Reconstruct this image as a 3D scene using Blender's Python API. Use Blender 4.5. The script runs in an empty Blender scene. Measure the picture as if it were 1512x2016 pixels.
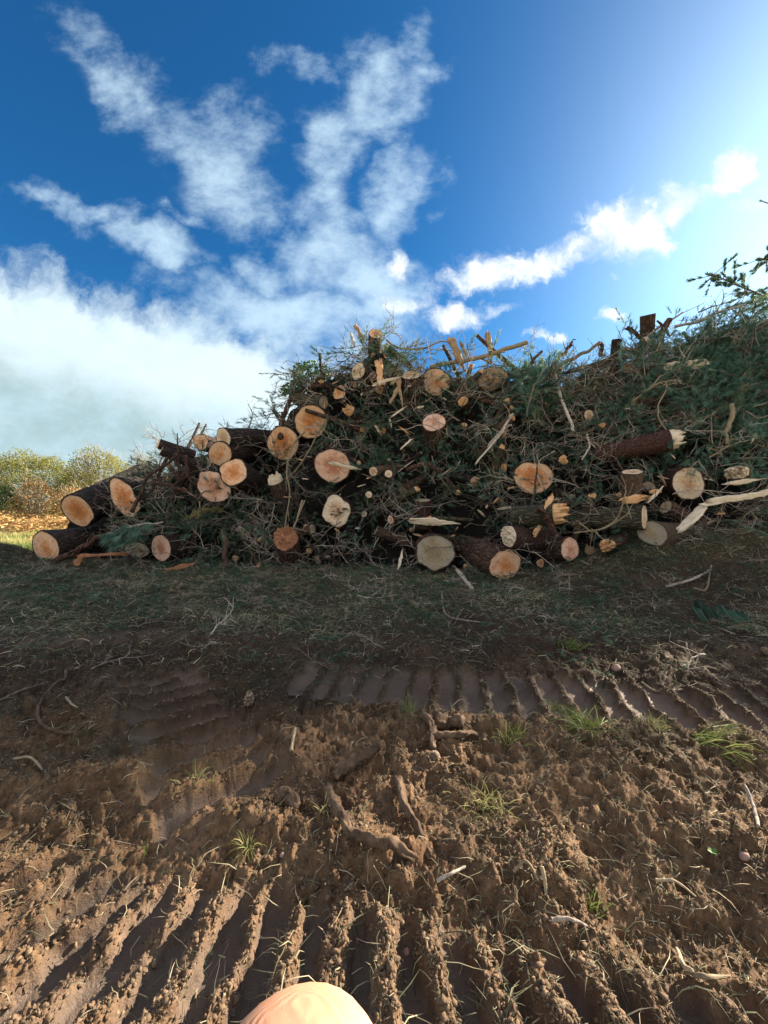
import bpy, bmesh, math, random
import numpy as np
from mathutils import Vector, Matrix, Euler

R = math.radians
PI = math.pi
rng = np.random.default_rng(7)
random.seed(7)
scene = bpy.context.scene
COL = scene.collection

# ------------------------------------------------------------------ camera
CAMZ, PITCH, FPX = 1.5, R(1.7), 757.0          # photo pixels: 1512 x 2016
cam_d = bpy.data.cameras.new('camera')
cam = bpy.data.objects.new('camera', cam_d)
COL.objects.link(cam)
cam.location = (0, 0, CAMZ)
cam.rotation_euler = (R(90) - PITCH, 0, 0)
cam_d.sensor_fit = 'VERTICAL'
cam_d.sensor_height = 36.0
cam_d.lens = 36.0 * FPX / 2016.0
cam_d.clip_start = 0.005
cam_d.clip_end = 3000
scene.camera = cam
scene.render.resolution_x, scene.render.resolution_y = 768, 1024

scene.view_settings.view_transform = 'Standard'
scene.view_settings.look = 'None'
scene.view_settings.gamma = 1
scene.view_settings.exposure = 1.95


def ray(px, py):
    x = (px - 756) / FPX
    z = (1008 - py) / FPX
    c, s = math.cos(PITCH), math.sin(PITCH)
    return np.array([x, c + z * s, -s + z * c])


def at(px, py, Y):
    d = ray(px, py)
    d = d * (Y / d[1])
    return np.array([d[0], Y, CAMZ + d[2]])


# ------------------------------------------------------------------ sun + sky
SUN_AZ, SUN_EL = R(60), R(21.5)                   # azimuth clockwise from +Y
sun_dir = Vector((math.sin(SUN_AZ) * math.cos(SUN_EL), math.cos(SUN_AZ) * math.cos(SUN_EL), math.sin(SUN_EL)))
sl = bpy.data.lights.new('sun', 'SUN')
sl.energy = 5.0
sl.angle = R(0.6)
sl.color = (1.0, 0.86, 0.68)
so = bpy.data.objects.new('sun', sl)
so.rotation_euler = sun_dir.to_track_quat('Z', 'Y').to_euler()
so.location = sun_dir * 50
COL.objects.link(so)


class NT:
    """small expression helper over a node tree"""
    def __init__(s, tree):
        s.t = tree
        s.n = tree.nodes
        s.l = tree.links

    def node(s, typ, **kw):
        n = s.n.new(typ)
        for k, v in kw.items():
            setattr(n, k, v)
        return n

    def put(s, sock, v):
        if isinstance(v, bpy.types.NodeSocket):
            s.l.new(v, sock)
        elif v is not None:
            try:
                sock.default_value = v
            except TypeError:
                sock.default_value = (*v, 1)
            except ValueError:
                sock.default_value = (*v, 1)

    def m(s, op, a, b=None, c=None, clamp=False):
        n = s.node('ShaderNodeMath', operation=op)
        n.use_clamp = clamp
        s.put(n.inputs[0], a)
        if b is not None: s.put(n.inputs[1], b)
        if c is not None: s.put(n.inputs[2], c)
        return n.outputs[0]

    def sstep(s, v, a, b, lo=0.0, hi=1.0):
        n = s.node('ShaderNodeMapRange', interpolation_type='SMOOTHSTEP')
        s.put(n.inputs['Value'], v)
        s.put(n.inputs['From Min'], a); s.put(n.inputs['From Max'], b)
        s.put(n.inputs['To Min'], lo); s.put(n.inputs['To Max'], hi)
        return n.outputs['Result']

    def comb(s, x, y, z=0.0):
        n = s.node('ShaderNodeCombineXYZ')
        s.put(n.inputs[0], x); s.put(n.inputs[1], y); s.put(n.inputs[2], z)
        return n.outputs[0]

    def sep(s, v):
        n = s.node('ShaderNodeSeparateXYZ')
        s.put(n.inputs[0], v)
        return n.outputs

    def mapping(s, v, loc=(0, 0, 0), rot=(0, 0, 0), scale=(1, 1, 1), typ='POINT'):
        n = s.node('ShaderNodeMapping', vector_type=typ)
        s.put(n.inputs['Vector'], v)
        n.inputs['Location'].default_value = loc
        n.inputs['Rotation'].default_value = rot
        n.inputs['Scale'].default_value = scale
        return n.outputs[0]

    def noise(s, v, scale, detail=5, rough=0.55, dist=0.0, out=0, lac=2.0):
        n = s.node('ShaderNodeTexNoise')
        s.put(n.inputs['Vector'], v)
        s.put(n.inputs['Scale'], scale)
        s.put(n.inputs['Detail'], detail)
        s.put(n.inputs['Roughness'], rough)
        s.put(n.inputs['Distortion'], dist)
        s.put(n.inputs['Lacunarity'], lac)
        return n.outputs[out]

    def voro(s, v, scale, feature='F1', out=0, rand=1.0):
        n = s.node('ShaderNodeTexVoronoi', feature=feature)
        s.put(n.inputs['Vector'], v)
        s.put(n.inputs['Scale'], scale)
        s.put(n.inputs['Randomness'], rand)
        return n.outputs[out]

    def mix(s, f, a, b, mode='MIX'):
        n = s.node('ShaderNodeMix', data_type='RGBA', blend_type=mode)
        s.put(n.inputs[0], f); s.put(n.inputs[6], a); s.put(n.inputs[7], b)
        return n.outputs[2]

    def vadd(s, a, b, op='ADD'):
        n = s.node('ShaderNodeVectorMath', operation=op)
        s.put(n.inputs[0], a)
        if op == 'SCALE':
            s.put(n.inputs['Scale'], b)
        else:
            s.put(n.inputs[1], b)
        return n.outputs['Value'] if op in ('DOT_PRODUCT', 'LENGTH') else n.outputs[0]

    def attr(s, name, out='Fac'):
        n = s.node('ShaderNodeAttribute', attribute_name=name)
        return n.outputs[out]

    def ramp(s, f, stops, interp='LINEAR'):
        n = s.node('ShaderNodeValToRGB')
        n.color_ramp.interpolation = interp
        e = n.color_ramp.elements
        while len(e) < len(stops): e.new(0.5)
        for el, (p, c) in zip(e, stops):
            el.position = p
            el.color = (*c, 1)
        s.put(n.inputs[0], f)
        return n.outputs[0]


world = bpy.data.worlds.new('World')
scene.world = world
world.use_nodes = True
wt = world.node_tree
for n in list(wt.nodes): wt.nodes.remove(n)
W = NT(wt)


def build_world():
    sky = W.node('ShaderNodeTexSky', sky_type='NISHITA')
    sky.sun_disc = False
    sky.sun_elevation = SUN_EL
    sky.sun_rotation = SUN_AZ
    sky.altitude = 50
    sky.air_density = 1.0
    sky.dust_density = 0.7
    sky.ozone_density = 2.5
    tc = W.node('ShaderNodeTexCoord').outputs['Generated']
    x, y, z = W.sep(tc)
    # deepen the blue away from the sun
    g = W.node('ShaderNodeGamma'); W.put(g.inputs[0], sky.outputs[0]); g.inputs[1].default_value = 1.0
    base = W.mix(1.0, g.outputs[0], SKY_TINT, 'MULTIPLY')
    dsun = W.vadd(tc, tuple(sun_dir), 'DOT_PRODUCT')
    glow = W.m('POWER', W.m('MAXIMUM', dsun, 0.0), 11.0)
    base = W.mix(1.0, base, W.mix(glow, (0, 0, 0), (5.6, 5.6, 5.3)), 'ADD')
    hz = W.sstep(z, 0.0, 0.42, 1.0, 0.0)
    base = W.mix(W.m('MULTIPLY', hz, 0.55), base, (2.2, 3.7, 5.8))
    # sky direction -> gnomonic coordinates ahead (x/y, z/y)
    yy = W.m('MAXIMUM', y, 0.06)
    u = W.m('DIVIDE', x, yy)
    v = W.m('DIVIDE', z, yy)
    uv = W.comb(u, v)
    wn = W.noise(uv, 2.2, 4, 0.55, out=1)
    wn2 = W.noise(uv, 9.0, 5, 0.6, out=1)
    warp = W.vadd(W.vadd(W.vadd(wn, (0.5, 0.5, 0.5), 'SUBTRACT'), 0.42, 'SCALE'),
                  W.vadd(W.vadd(wn2, (0.5, 0.5, 0.5), 'SUBTRACT'), 0.10, 'SCALE'))
    uvw = W.vadd(uv, warp)
    warps = W.vadd(W.vadd(W.vadd(wn, (0.5, 0.5, 0.5), 'SUBTRACT'), 0.06, 'SCALE'),
                   W.vadd(W.vadd(wn2, (0.5, 0.5, 0.5), 'SUBTRACT'), 0.12, 'SCALE'))
    uvs = W.vadd(uv, warps)

    def ell(src, px, py, rx, ry, ang, soft=1.45):
        d = ray(px, py)
        cu, cv = d[0] / d[1], d[2] / d[1]
        mp = W.mapping(src, loc=(-cu, -cv, 0))
        mp = W.mapping(mp, rot=(0, 0, R(ang)))              # photo y is down: positive ang = down to the right
        mp = W.mapping(mp, scale=(FPX / rx, FPX / ry, 0))
        ln = W.vadd(mp, (0, 0, 0), 'LENGTH')
        return W.sstep(ln, 0.0, soft, 1.0, 0.0)

    def union(lst):
        o = None
        for (a, k) in lst:
            a = W.m('MULTIPLY', a, k)
            o = a if o is None else W.m('MAXIMUM', o, a)
        return o
    wis = union([(ell(uvw, *e[:5], 1.75), e[5]) for e in [
        (300, 200, 210, 60, 52, .7), (420, 300, 190, 90, 55, .85), (460, 410, 110, 90, 30, .75),
        (170, 70, 150, 60, 35, .45), (240, 170, 110, 60, 45, .7),
        (610, 190, 120, 45, 35, .7), (730, 210, 110, 75, -60, .95), (820, 95, 35, 75, 15, .8),
        (640, 350, 75, 120, 5, .95), (650, 500, 110, 150, 0, 1.05), (790, 385, 60, 95, 15, .95),
        (720, 590, 130, 90, 0, 1.15), (520, 560, 90, 40, 20, .9), (560, 640, 260, 60, 8, 1.1),
        (170, 430, 110, 34, 20, .95), (260, 500, 120, 42, 28, 1.0), (350, 450, 60, 25, 5, .55)]])
    # big bank of cloud low on the left
    dA, dB = ray(-60, 500), ray(560, 665)
    sl_ = (dB[2] / dB[1] - dA[2] / dA[1]) / (dB[0] / dB[1] - dA[0] / dA[1])
    lu, lv, _ = W.sep(W.vadd(uv, W.vadd(W.vadd(wn2, (0.5, 0.5, 0.5), 'SUBTRACT'), 0.14, 'SCALE')))
    line = W.m('SUBTRACT', W.m('MULTIPLY_ADD', lu, sl_, dA[2] / dA[1] - sl_ * dA[0] / dA[1]), lv)
    bank = W.sstep(W.m('ADD', line, W.m('MULTIPLY', W.m('SUBTRACT', W.noise(uvs, 5.0, 8, .62), 0.5), .35)), -0.04, 0.10)
    bank = W.m('MULTIPLY', bank, W.sstep(u, 0.03, 0.16, 1.0, 0.0))
    cum = union([(ell(uvs, e[0], e[1], e[2] * 1.12, e[3] * 1.15, e[4]), e[5]) for e in [
        (960, 540, 110, 44, -6, 1), (1060, 515, 90, 36, -12, .95), (1140, 492, 60, 30, -5, .9), (1225, 455, 100, 68, -12, 1.1),
        (1350, 400, 80, 50, -25, 1.05), (1445, 315, 62, 36, -15, 1), (1425, 360, 30, 18, 20, .8),
        (792, 523, 34, 30, 0, 1), (800, 602, 64, 26, -5, .95), (890, 625, 80, 26, 5, .95), (985, 608, 55, 18, -5, .85),
        (1070, 665, 50, 16, 5, .75), (1215, 547, 22, 12, -30, .7), (1500, 380, 70, 20, -30, .55), (1200, 630, 40, 14, 0, .7)]])
    # unseen clouds added behind and over the camera to light the pile: broken cover
    n1 = W.noise(W.mapping(uv, rot=(0, 0, 0.5), scale=(1.0, 1.4, 1)), 4.6, 11, 0.66, 0.12)
    n2 = W.noise(uvs, 8.0, 9, 0.62, 0.25)
    dw = W.m('ADD', W.m('MULTIPLY', W.m('SUBTRACT', n1, 0.5), 2.6), wis)
    dw = W.sstep(dw, 0.15, 1.35)
    dw = W.m('MULTIPLY', dw, W.sstep(wis, 0.05, 0.3))
    dc = W.m('ADD', W.m('MULTIPLY', W.m('SUBTRACT', n2, 0.5), 1.9), cum)
    dc = W.m('MULTIPLY', W.sstep(dc, 0.24, 1.05), W.sstep(cum, 0.02, 0.2))
    ahead = W.sstep(y, 0.05, 0.2)
    behind = W.m('SUBTRACT', 1.0, ahead)
    nb = W.sstep(W.noise(tc, 2.6, 6, 0.6), 0.33, 0.6)
    nb = W.m('MULTIPLY', nb, W.m('MULTIPLY', behind, W.sstep(z, -0.02, 0.05)))
    bdet = W.noise(W.mapping(uv, rot=(0, 0, 0.15), scale=(1, 4.0, 1)), 3.2, 5, 0.5)
    low = ray(300, 800)
    greyz = W.sstep(line, 0.16, 0.34)                        # lower, greyer layer of the bank
    bankc = W.mix(W.m('MULTIPLY', greyz, W.sstep(bdet, 0.1, 0.5)), (4.9, 5.7, 5.9), (2.4, 3.3, 3.4))
    bankc = W.mix(W.sstep(n1, 0.35, 0.7), bankc, W.mix(0.5, bankc, (3.9, 5.2, 6.0)))
    c = W.mix(W.m('MULTIPLY', dw, 0.74), base, (4.3, 5.6, 6.4))
    c = W.mix(W.m('MULTIPLY', bank, 0.96), c, bankc)
    c = W.mix(dc, c, W.mix(W.sstep(n2, .45, .7), (4.7, 5.3, 5.9), (7.2, 7.3, 7.3)))
    c = W.mix(nb, c, (6.3, 6.2, 6.1))
    bg = W.node('ShaderNodeBackground')
    W.put(bg.inputs[0], c)
    bg.inputs[1].default_value = 0.0500
    W.l.new(bg.outputs[0], W.node('ShaderNodeOutputWorld').inputs[0])


SKY_TINT = (0.13, 0.54, 0.84)
build_world()

# ------------------------------------------------------------------ numeric noise

def _hash(ix, iy, iz, seed):
    h = (ix.astype(np.int64) * 374761393 + iy.astype(np.int64) * 668265263 + iz.astype(np.int64) * 1440662683 + seed * 974634777) & 0xffffffff
    h = ((h ^ (h >> 13)) * 1274126177) & 0xffffffff
    h = (h ^ (h >> 16)) & 0xffff
    return h / 65535.0


def vnoise(x, y, z, seed=0):
    ix, iy, iz = np.floor(x), np.floor(y), np.floor(z)
    fx, fy, fz = x - ix, y - iy, z - iz
    fx, fy, fz = [f * f * f * (f * (f * 6 - 15) + 10) for f in (fx, fy, fz)]
    r = 0
    for dx in (0, 1):
        wx = fx if dx else 1 - fx
        for dy in (0, 1):
            wy = fy if dy else 1 - fy
            for dz in (0, 1):
                wz = fz if dz else 1 - fz
                r = r + _hash(ix + dx, iy + dy, iz + dz, seed) * wx * wy * wz
    return r * 2 - 1


def fbm(x, y, z=None, f=1.0, octv=4, seed=0, gain=0.5):
    if z is None: z = np.zeros_like(x)
    a, r, t = 1.0, 0, 0
    for i in range(octv):
        r = r + a * vnoise(x * f + 17.3 * i, y * f + 5.1 * i, z * f + 9.7 * i, seed + i)
        t += a
        a *= gain
        f *= 2.03
    return r / t


def sst(x, a, b):
    t = np.clip((x - a) / (b - a), 0, 1)
    return t * t * (3 - 2 * t)


# ------------------------------------------------------------------ mesh building

class MB:
    def __init__(s):
        s.V, s.F, s.A, s.n = [], [], [], 0

    def add(s, V, F, a=None):
        V = np.asarray(V, float).reshape(-1, 3)
        F = np.asarray(F, int)
        s.V.append(V)
        s.F.append(F + s.n)
        s.A.append(np.full(len(V), 0.5) if a is None else (np.full(len(V), float(a)) if np.isscalar(a) else np.asarray(a, float)))
        s.n += len(V)

    def mesh(s, name, smooth=False):
        me = bpy.data.meshes.new(name)
        V = np.concatenate(s.V)
        me.vertices.add(len(V))
        me.vertices.foreach_set('co', V.astype(np.float32).ravel())
        loops = np.concatenate([f.ravel() for f in s.F])
        tot = np.concatenate([np.full(len(f), f.shape[1]) for f in s.F])
        st = np.concatenate([[0], np.cumsum(tot)[:-1]])
        me.loops.add(len(loops))
        me.loops.foreach_set('vertex_index', loops.astype(np.int32))
        me.polygons.add(len(tot))
        me.polygons.foreach_set('loop_start', st.astype(np.int32))
        me.polygons.foreach_set('loop_total', tot.astype(np.int32))
        if smooth:
            me.polygons.foreach_set('use_smooth', np.ones(len(tot), bool))
        at_ = me.attributes.new('tint', 'FLOAT', 'POINT')
        at_.data.foreach_set('value', np.concatenate(s.A).astype(np.float32))
        me.update(calc_edges=True)
        return me

    def build(s, name, mat, parent=None, smooth=False):
        me = s.mesh(name, smooth)
        me.materials.append(mat)
        o = bpy.data.objects.new(name, me)
        COL.objects.link(o)
        if parent is not None: o.parent = parent
        return o


def tag(o, label=None, cat=None, group=None, kind=None):
    if label: o['label'] = label
    if cat: o['category'] = cat
    if group: o['group'] = group
    if kind: o['kind'] = kind
    return o


def empty(name, loc, label, cat, group=None):
    o = bpy.data.objects.new(name, None)
    COL.objects.link(o)
    o.empty_display_size = 0.1
    o.location = loc
    return tag(o, label, cat, group)


def tube(pts, rad, k=6, rough=0.0, seed=0, cap=True):
    """returns V, F of a tapered tube along points"""
    P = np.asarray(pts, float)
    n = len(P)
    rad = np.full(n, rad) if np.isscalar(rad) else np.asarray(rad, float)
    T = np.gradient(P, axis=0)
    T /= np.linalg.norm(T, axis=1)[:, None] + 1e-9
    up = np.array([0, 0, 1.0]) if abs(T[0][2]) < 0.9 else np.array([1.0, 0, 0])
    N = np.cross(T[0], up); N /= np.linalg.norm(N)
    Ns = []
    for i in range(n):
        N = N - T[i] * N.dot(T[i])
        N /= np.linalg.norm(N) + 1e-9
        Ns.append(N)
    Ns = np.array(Ns)
    B = np.cross(T, Ns)
    th = np.arange(k) / k * 2 * PI
    r = rad[:, None] * np.ones((1, k))
    if rough:
        ct, s_t = np.cos(th)[None] * np.ones((n, 1)), np.sin(th)[None] * np.ones((n, 1))
        L = np.concatenate([[0], np.cumsum(np.linalg.norm(np.diff(P, axis=0), axis=1))])[:, None] * np.ones((1, k))
        r = r * (1 + rough * (fbm(ct * 1.6 + seed, s_t * 1.6, L * 14, 1, 2, seed) + .5 * fbm(ct * 4, s_t * 4, L * 60, 1, 3, seed)))
    V = P[:, None] + Ns[:, None] * (np.cos(th)[None, :, None] * r[..., None]) + B[:, None] * (np.sin(th)[None, :, None] * r[..., None])
    V = V.reshape(-1, 3)
    i = np.arange(n - 1)[:, None] * k
    j = np.arange(k)[None]
    a = i + j; b = i + (j + 1) % k
    F = np.stack([a, b, b + k, a + k], -1).reshape(-1, 4)
    return V, F


def add_tube(mb, pts, rad, k=6, rough=0.0, seed=0, a=None, cap=True):
    V, F = tube(pts, rad, k, rough, seed)
    if cap:
        n = len(V)
        P = np.asarray(pts, float)
        V = np.vstack([V, P[0], P[-1]])
        mb.add(V, F, a)
        base = mb.n - len(V)
        j = np.arange(k)
        F1 = np.stack([(j + 1) % k, j, np.full(k, n)], 1)
        F2 = np.stack([n - k + j, n - k + (j + 1) % k, np.full(k, n + 1)], 1)
        mb.F.append(np.vstack([F1, F2]) + base)
    else:
        mb.add(V, F, a)


def spline(pts, n):
    """Catmull-Rom through points"""
    P = np.asarray(pts, float)
    if len(P) == 2:
        t = np.linspace(0, 1, n)[:, None]
        return P[0] * (1 - t) + P[1] * t
    Q = np.vstack([2 * P[0] - P[1], P, 2 * P[-1] - P[-2]])
    ts = np.linspace(0, len(P) - 1 - 1e-6, n)
    out = []
    for t in ts:
        i = int(t); f = t - i
        p0, p1, p2, p3 = Q[i:i + 4]
        out.append(0.5 * ((2 * p1) + (-p0 + p2) * f + (2 * p0 - 5 * p1 + 4 * p2 - p3) * f * f + (-p0 + 3 * p1 - 3 * p2 + p3) * f ** 3))
    return np.array(out)


def wobble(P, amp, f, seed):
    x = np.arange(len(P)) * 1.0
    z = np.zeros_like(x)
    D = np.stack([vnoise(x * f, z + s_, z, seed + s_) for s_ in range(3)], 1)
    return P + D * amp


def unit(v):
    v = np.asarray(v, float)
    return v / (np.linalg.norm(v) + 1e-12)


def rvec(n=None):
    v = rng.normal(size=(3,) if n is None else (n, 3))
    return v / np.linalg.norm(v, axis=-1, keepdims=True)


# ------------------------------------------------------------------ materials

def new_mat(name):
    m = bpy.data.materials.new(name)
    m.use_nodes = True
    t = NT(m.node_tree)
    b = m.node_tree.nodes['Principled BSDF']
    b.inputs['Specular IOR Level'].default_value = 0.25
    return m, t, b


def bump(t, b, h, strength=0.5, dist=0.01):
    n = t.node('ShaderNodeBump')
    n.inputs['Strength'].default_value = strength
    n.inputs['Distance'].default_value = dist
    t.put(n.inputs['Height'], h)
    t.l.new(n.outputs[0], b.inputs['Normal'])


def objco(t): return t.node('ShaderNodeTexCoord').outputs['Object']
def objrand(t): return t.node('ShaderNodeObjectInfo').outputs['Random']


def mat_soil():
    m, t, b = new_mat('soil')
    co = objco(t)
    n1 = t.noise(co, 1.6, 6, 0.6)
    n2 = t.noise(co, 22, 8, 0.7)
    n3 = t.noise(co, 140, 4, 0.6)
    v = t.m('ADD', t.m('MULTIPLY', n1, 0.45), t.m('MULTIPLY', n2, 0.55))
    c = t.ramp(v, [(0.30, (0.050, 0.035, 0.024)), (0.48, (0.120, 0.084, 0.054)), (0.60, (0.22, 0.155, 0.098)), (0.75, (0.33, 0.24, 0.155))])
    fl = t.attr('floor')
    cf = t.ramp(n1, [(0.3, (0.10, 0.081, 0.070)), (0.7, (0.22, 0.180, 0.152))])
    c = t.mix(t.m('MULTIPLY', fl, 0.9), c, cf)
    red = t.sstep(t.noise(co, 0.9, 3, 0.5), 0.52, 0.66)
    c = t.mix(t.m('MULTIPLY', red, 0.35), c, (0.15, 0.078, 0.05))
    lit_tone = t.attr('lit_tone')
    c = t.mix(lit_tone, t.mix(1.0, c, (0.36, 0.34, 0.34), 'MULTIPLY'), t.mix(1.0, c, (1.0, 0.86, 0.74), 'MULTIPLY'))  # sun and shade contrast painted into albedo: far soil dark, near soil light
    gr = t.attr('grassy')
    gm = t.m('MULTIPLY', gr, t.sstep(t.noise(co, 5, 6, 0.7), 0.35, 0.6))
    c = t.mix(t.m('MULTIPLY', gm, 0.7), c, t.ramp(n2, [(0.3, (0.020, 0.022, 0.013)), (0.7, (0.07, 0.07, 0.035))]))
    fd = t.attr('field')
    c = t.mix(fd, c, t.ramp(n2, [(0.3, (0.17, 0.18, 0.06)), (0.55, (0.33, 0.29, 0.12)), (0.8, (0.40, 0.26, 0.10))]))
    t.put(b.inputs['Base Color'], c)
    t.put(b.inputs['Roughness'], t.m('MULTIPLY_ADD', fl, -0.33, 0.93))
    t.put(b.inputs['Specular IOR Level'], t.m('MULTIPLY_ADD', fl, 0.15, 0.2))
    h = t.m('ADD', t.m('MULTIPLY', n2, 1.0), t.m('MULTIPLY', n3, 0.35))
    bump(t, b, h, 0.75, 0.018)
    return m


def mat_crumb():
    m, t, b = new_mat('crumbly_soil')
    co = objco(t)
    n2 = t.noise(co, 30, 5, 0.65)
    ti = t.attr('tint')
    c = t.ramp(t.m('ADD', t.m('MULTIPLY', ti, 0.6), t.m('MULTIPLY', n2, 0.4)),
               [(0.1, (0.055, 0.038, 0.025)), (0.5, (0.15, 0.100, 0.062)), (0.9, (0.34, 0.245, 0.155))])
    t.put(b.inputs['Base Color'], c)
    b.inputs['Roughness'].default_value = 0.95
    bump(t, b, t.noise(co, 160, 4, 0.6), 0.6, 0.006)
    return m


def mat_bark(name='bark', dark=(0.012, 0.009, 0.009), mid=(0.036, 0.026, 0.023), lite=(0.095, 0.068, 0.056), freq=1.0):
    m, t, b = new_mat(name)
    co = objco(t)
    w = t.noise(co, 3 * freq, 3, 0.5, out=1)
    cw = t.vadd(co, t.vadd(t.vadd(w, (.5, .5, .5), 'SUBTRACT'), 0.12 / freq, 'SCALE'))
    st = t.mapping(cw, scale=(26 * freq, 26 * freq, 4.5 * freq))
    v = t.voro(st, 1.0, 'DISTANCE_TO_EDGE')
    n = t.noise(t.mapping(co, scale=(40, 40, 9)), 1.0, 6, 0.7)
    f = t.m('ADD', t.m('MULTIPLY', t.sstep(v, 0.0, 0.28), 0.55), t.m('MULTIPLY', n, 0.5))
    c = t.ramp(f, [(0.15, dark), (0.55, mid), (0.95, lite)])
    c = t.mix(t.m('MULTIPLY', t.sstep(objrand(t), 0.0, 1.0), 0.35), c, t.mix(1.0, c, (1.5, 0.95, 0.8), 'MULTIPLY'))
    t.put(b.inputs['Base Color'], c)
    b.inputs['Roughness'].default_value = 0.9
    bump(t, b, f, 1.0, 0.02)
    return m


def mat_sawn(name, heart, mid, sap, grey=0.0):
    m, t, b = new_mat(name)
    co = objco(t)
    rn = t.attr('tint')                               # 0 pith .. 1 rim
    rnd = objrand(t)
    w = t.noise(co, 7, 4, 0.6, out=1)
    cw = t.vadd(co, t.vadd(t.vadd(w, (.5, .5, .5), 'SUBTRACT'), 0.05, 'SCALE'))
    x, y, z = t.sep(cw)
    rad = t.vadd(t.comb(x, y, 0), (0, 0, 0), 'LENGTH')
    rings = t.m('SINE', t.m('MULTIPLY', rad, 210))
    rings2 = t.m('SINE', t.m('MULTIPLY', rad, 92))
    n = t.noise(co, 9, 5, 0.6)
    blot = t.noise(t.vadd(co, t.comb(t.m('MULTIPLY', rnd, 30), 0, 0)), 4.5, 3, 0.5)
    f = t.m('ADD', rn, t.m('MULTIPLY', t.m('SUBTRACT', n, 0.5), 1.3))
    f = t.m('ADD', f, t.m('MULTIPLY', t.m('SUBTRACT', rnd, 0.5), 0.35))
    c = t.ramp(f, [(0.12, heart), (0.45, mid), (0.72, sap), (0.98, tuple(q * 0.92 for q in sap))])
    c = t.mix(t.m('MULTIPLY', t.sstep(blot, 0.5, 0.68), 0.55), c, tuple(a * k for a, k in zip(heart, (1.0, 0.85, 0.75))))
    k = t.m('ADD', 0.93, t.m('MULTIPLY', rings, 0.05))
    k = t.m('ADD', k, t.m('MULTIPLY', rings2, 0.04))
    sd = t.m('ADD', t.m('MULTIPLY', x, t.m('MULTIPLY_ADD', rnd, 3.0, -1.5)), y)
    saw = t.m('SINE', t.m('MULTIPLY', sd, 330))
    sn = t.noise(t.comb(t.m('MULTIPLY', sd, 30), t.m('MULTIPLY', rnd, 50), t.m('MULTIPLY', x, 2)), 1.0, 4, 0.6)
    k = t.m('ADD', k, t.m('MULTIPLY', saw, 0.03))
    k = t.m('ADD', k, t.m('MULTIPLY', t.m('SUBTRACT', sn, 0.5), 0.45))
    # radial cracks
    ang = t.m('ARCTAN2', y, x)
    cr = t.noise(t.comb(t.m('MULTIPLY', ang, 2.2), t.m('MULTIPLY', rad, 1.2), t.m('MULTIPLY', rnd, 40)), 2.6, 3, 0.5)
    crk = t.m('MULTIPLY', t.sstep(t.m('ABSOLUTE', t.m('SUBTRACT', cr, 0.5)), 0.0, 0.012, 1.0, 0.0), t.sstep(rn, 0.95, 0.3))
    k = t.m('MULTIPLY', k, t.m('MULTIPLY_ADD', crk, -0.6, 1.0))
    # soil smears
    d = t.sstep(t.noise(t.vadd(co, t.comb(t.m('MULTIPLY', rnd, 17), 7, 1)), 5, 7, 0.75), 0.54, 0.70)
    k = t.m('MULTIPLY', k, t.m('MULTIPLY_ADD', d, -0.55, 1.0))
    k = t.m('MULTIPLY', k, t.sstep(rn, 0.93, 1.0, 1.0, 0.55))
    c = t.mix(1.0, c, t.comb(k, k, k), 'MULTIPLY')
    t.put(b.inputs['Base Color'], c)
    b.inputs['Roughness'].default_value = 0.75
    bump(t, b, t.m('ADD', t.m('MULTIPLY', saw, 0.3), n), 0.4, 0.006)
    return m


def mat_fibre(name, a, bb, cc):
    m, t, b = new_mat(name)
    co = objco(t)
    n = t.noise(t.mapping(co, scale=(60, 60, 5)), 1.0, 5, 0.65)
    n2 = t.noise(co, 5, 4, 0.6)
    f = t.m('ADD', t.m('MULTIPLY', n, 0.6), t.m('MULTIPLY', n2, 0.4))
    c = t.ramp(f, [(0.3, a), (0.5, bb), (0.68, cc)])
    t.put(b.inputs['Base Color'], c)
    b.inputs['Roughness'].default_value = 0.8
    bump(t, b, n, 0.8, 0.012)
    return m


def mat_tint(name, stops, rough=0.8, trans=0.0, rnd=0.25, spec=0.25, tex=0.0):
    """colour from the per-piece 'tint' attribute plus a per-object shift"""
    m, t, b = new_mat(name)
    f = t.m('ADD', t.attr('tint'), t.m('MULTIPLY', t.m('SUBTRACT', objrand(t), 0.5), rnd))
    if tex:
        nz = t.noise(objco(t), 38, 6, 0.7)
        f = t.m('ADD', f, t.m('MULTIPLY', t.m('SUBTRACT', nz, 0.5), tex))
        bump(t, b, nz, 0.7, 0.006)
    c = t.ramp(f, stops)
    t.put(b.inputs['Base Color'], c)
    b.inputs['Roughness'].default_value = rough
    b.inputs['Specular IOR Level'].default_value = spec
    if trans:
        tr = t.node('ShaderNodeBsdfTranslucent')
        t.put(tr.inputs[0], c)
        mx = t.node('ShaderNodeMixShader')
        mx.inputs[0].default_value = trans
        t.l.new(b.outputs[0], mx.inputs[1]); t.l.new(tr.outputs[0], mx.inputs[2])
        out = [n for n in t.n if n.type == 'OUTPUT_MATERIAL'][0]
        t.l.new(mx.outputs[0], out.inputs[0])
    return m


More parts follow.
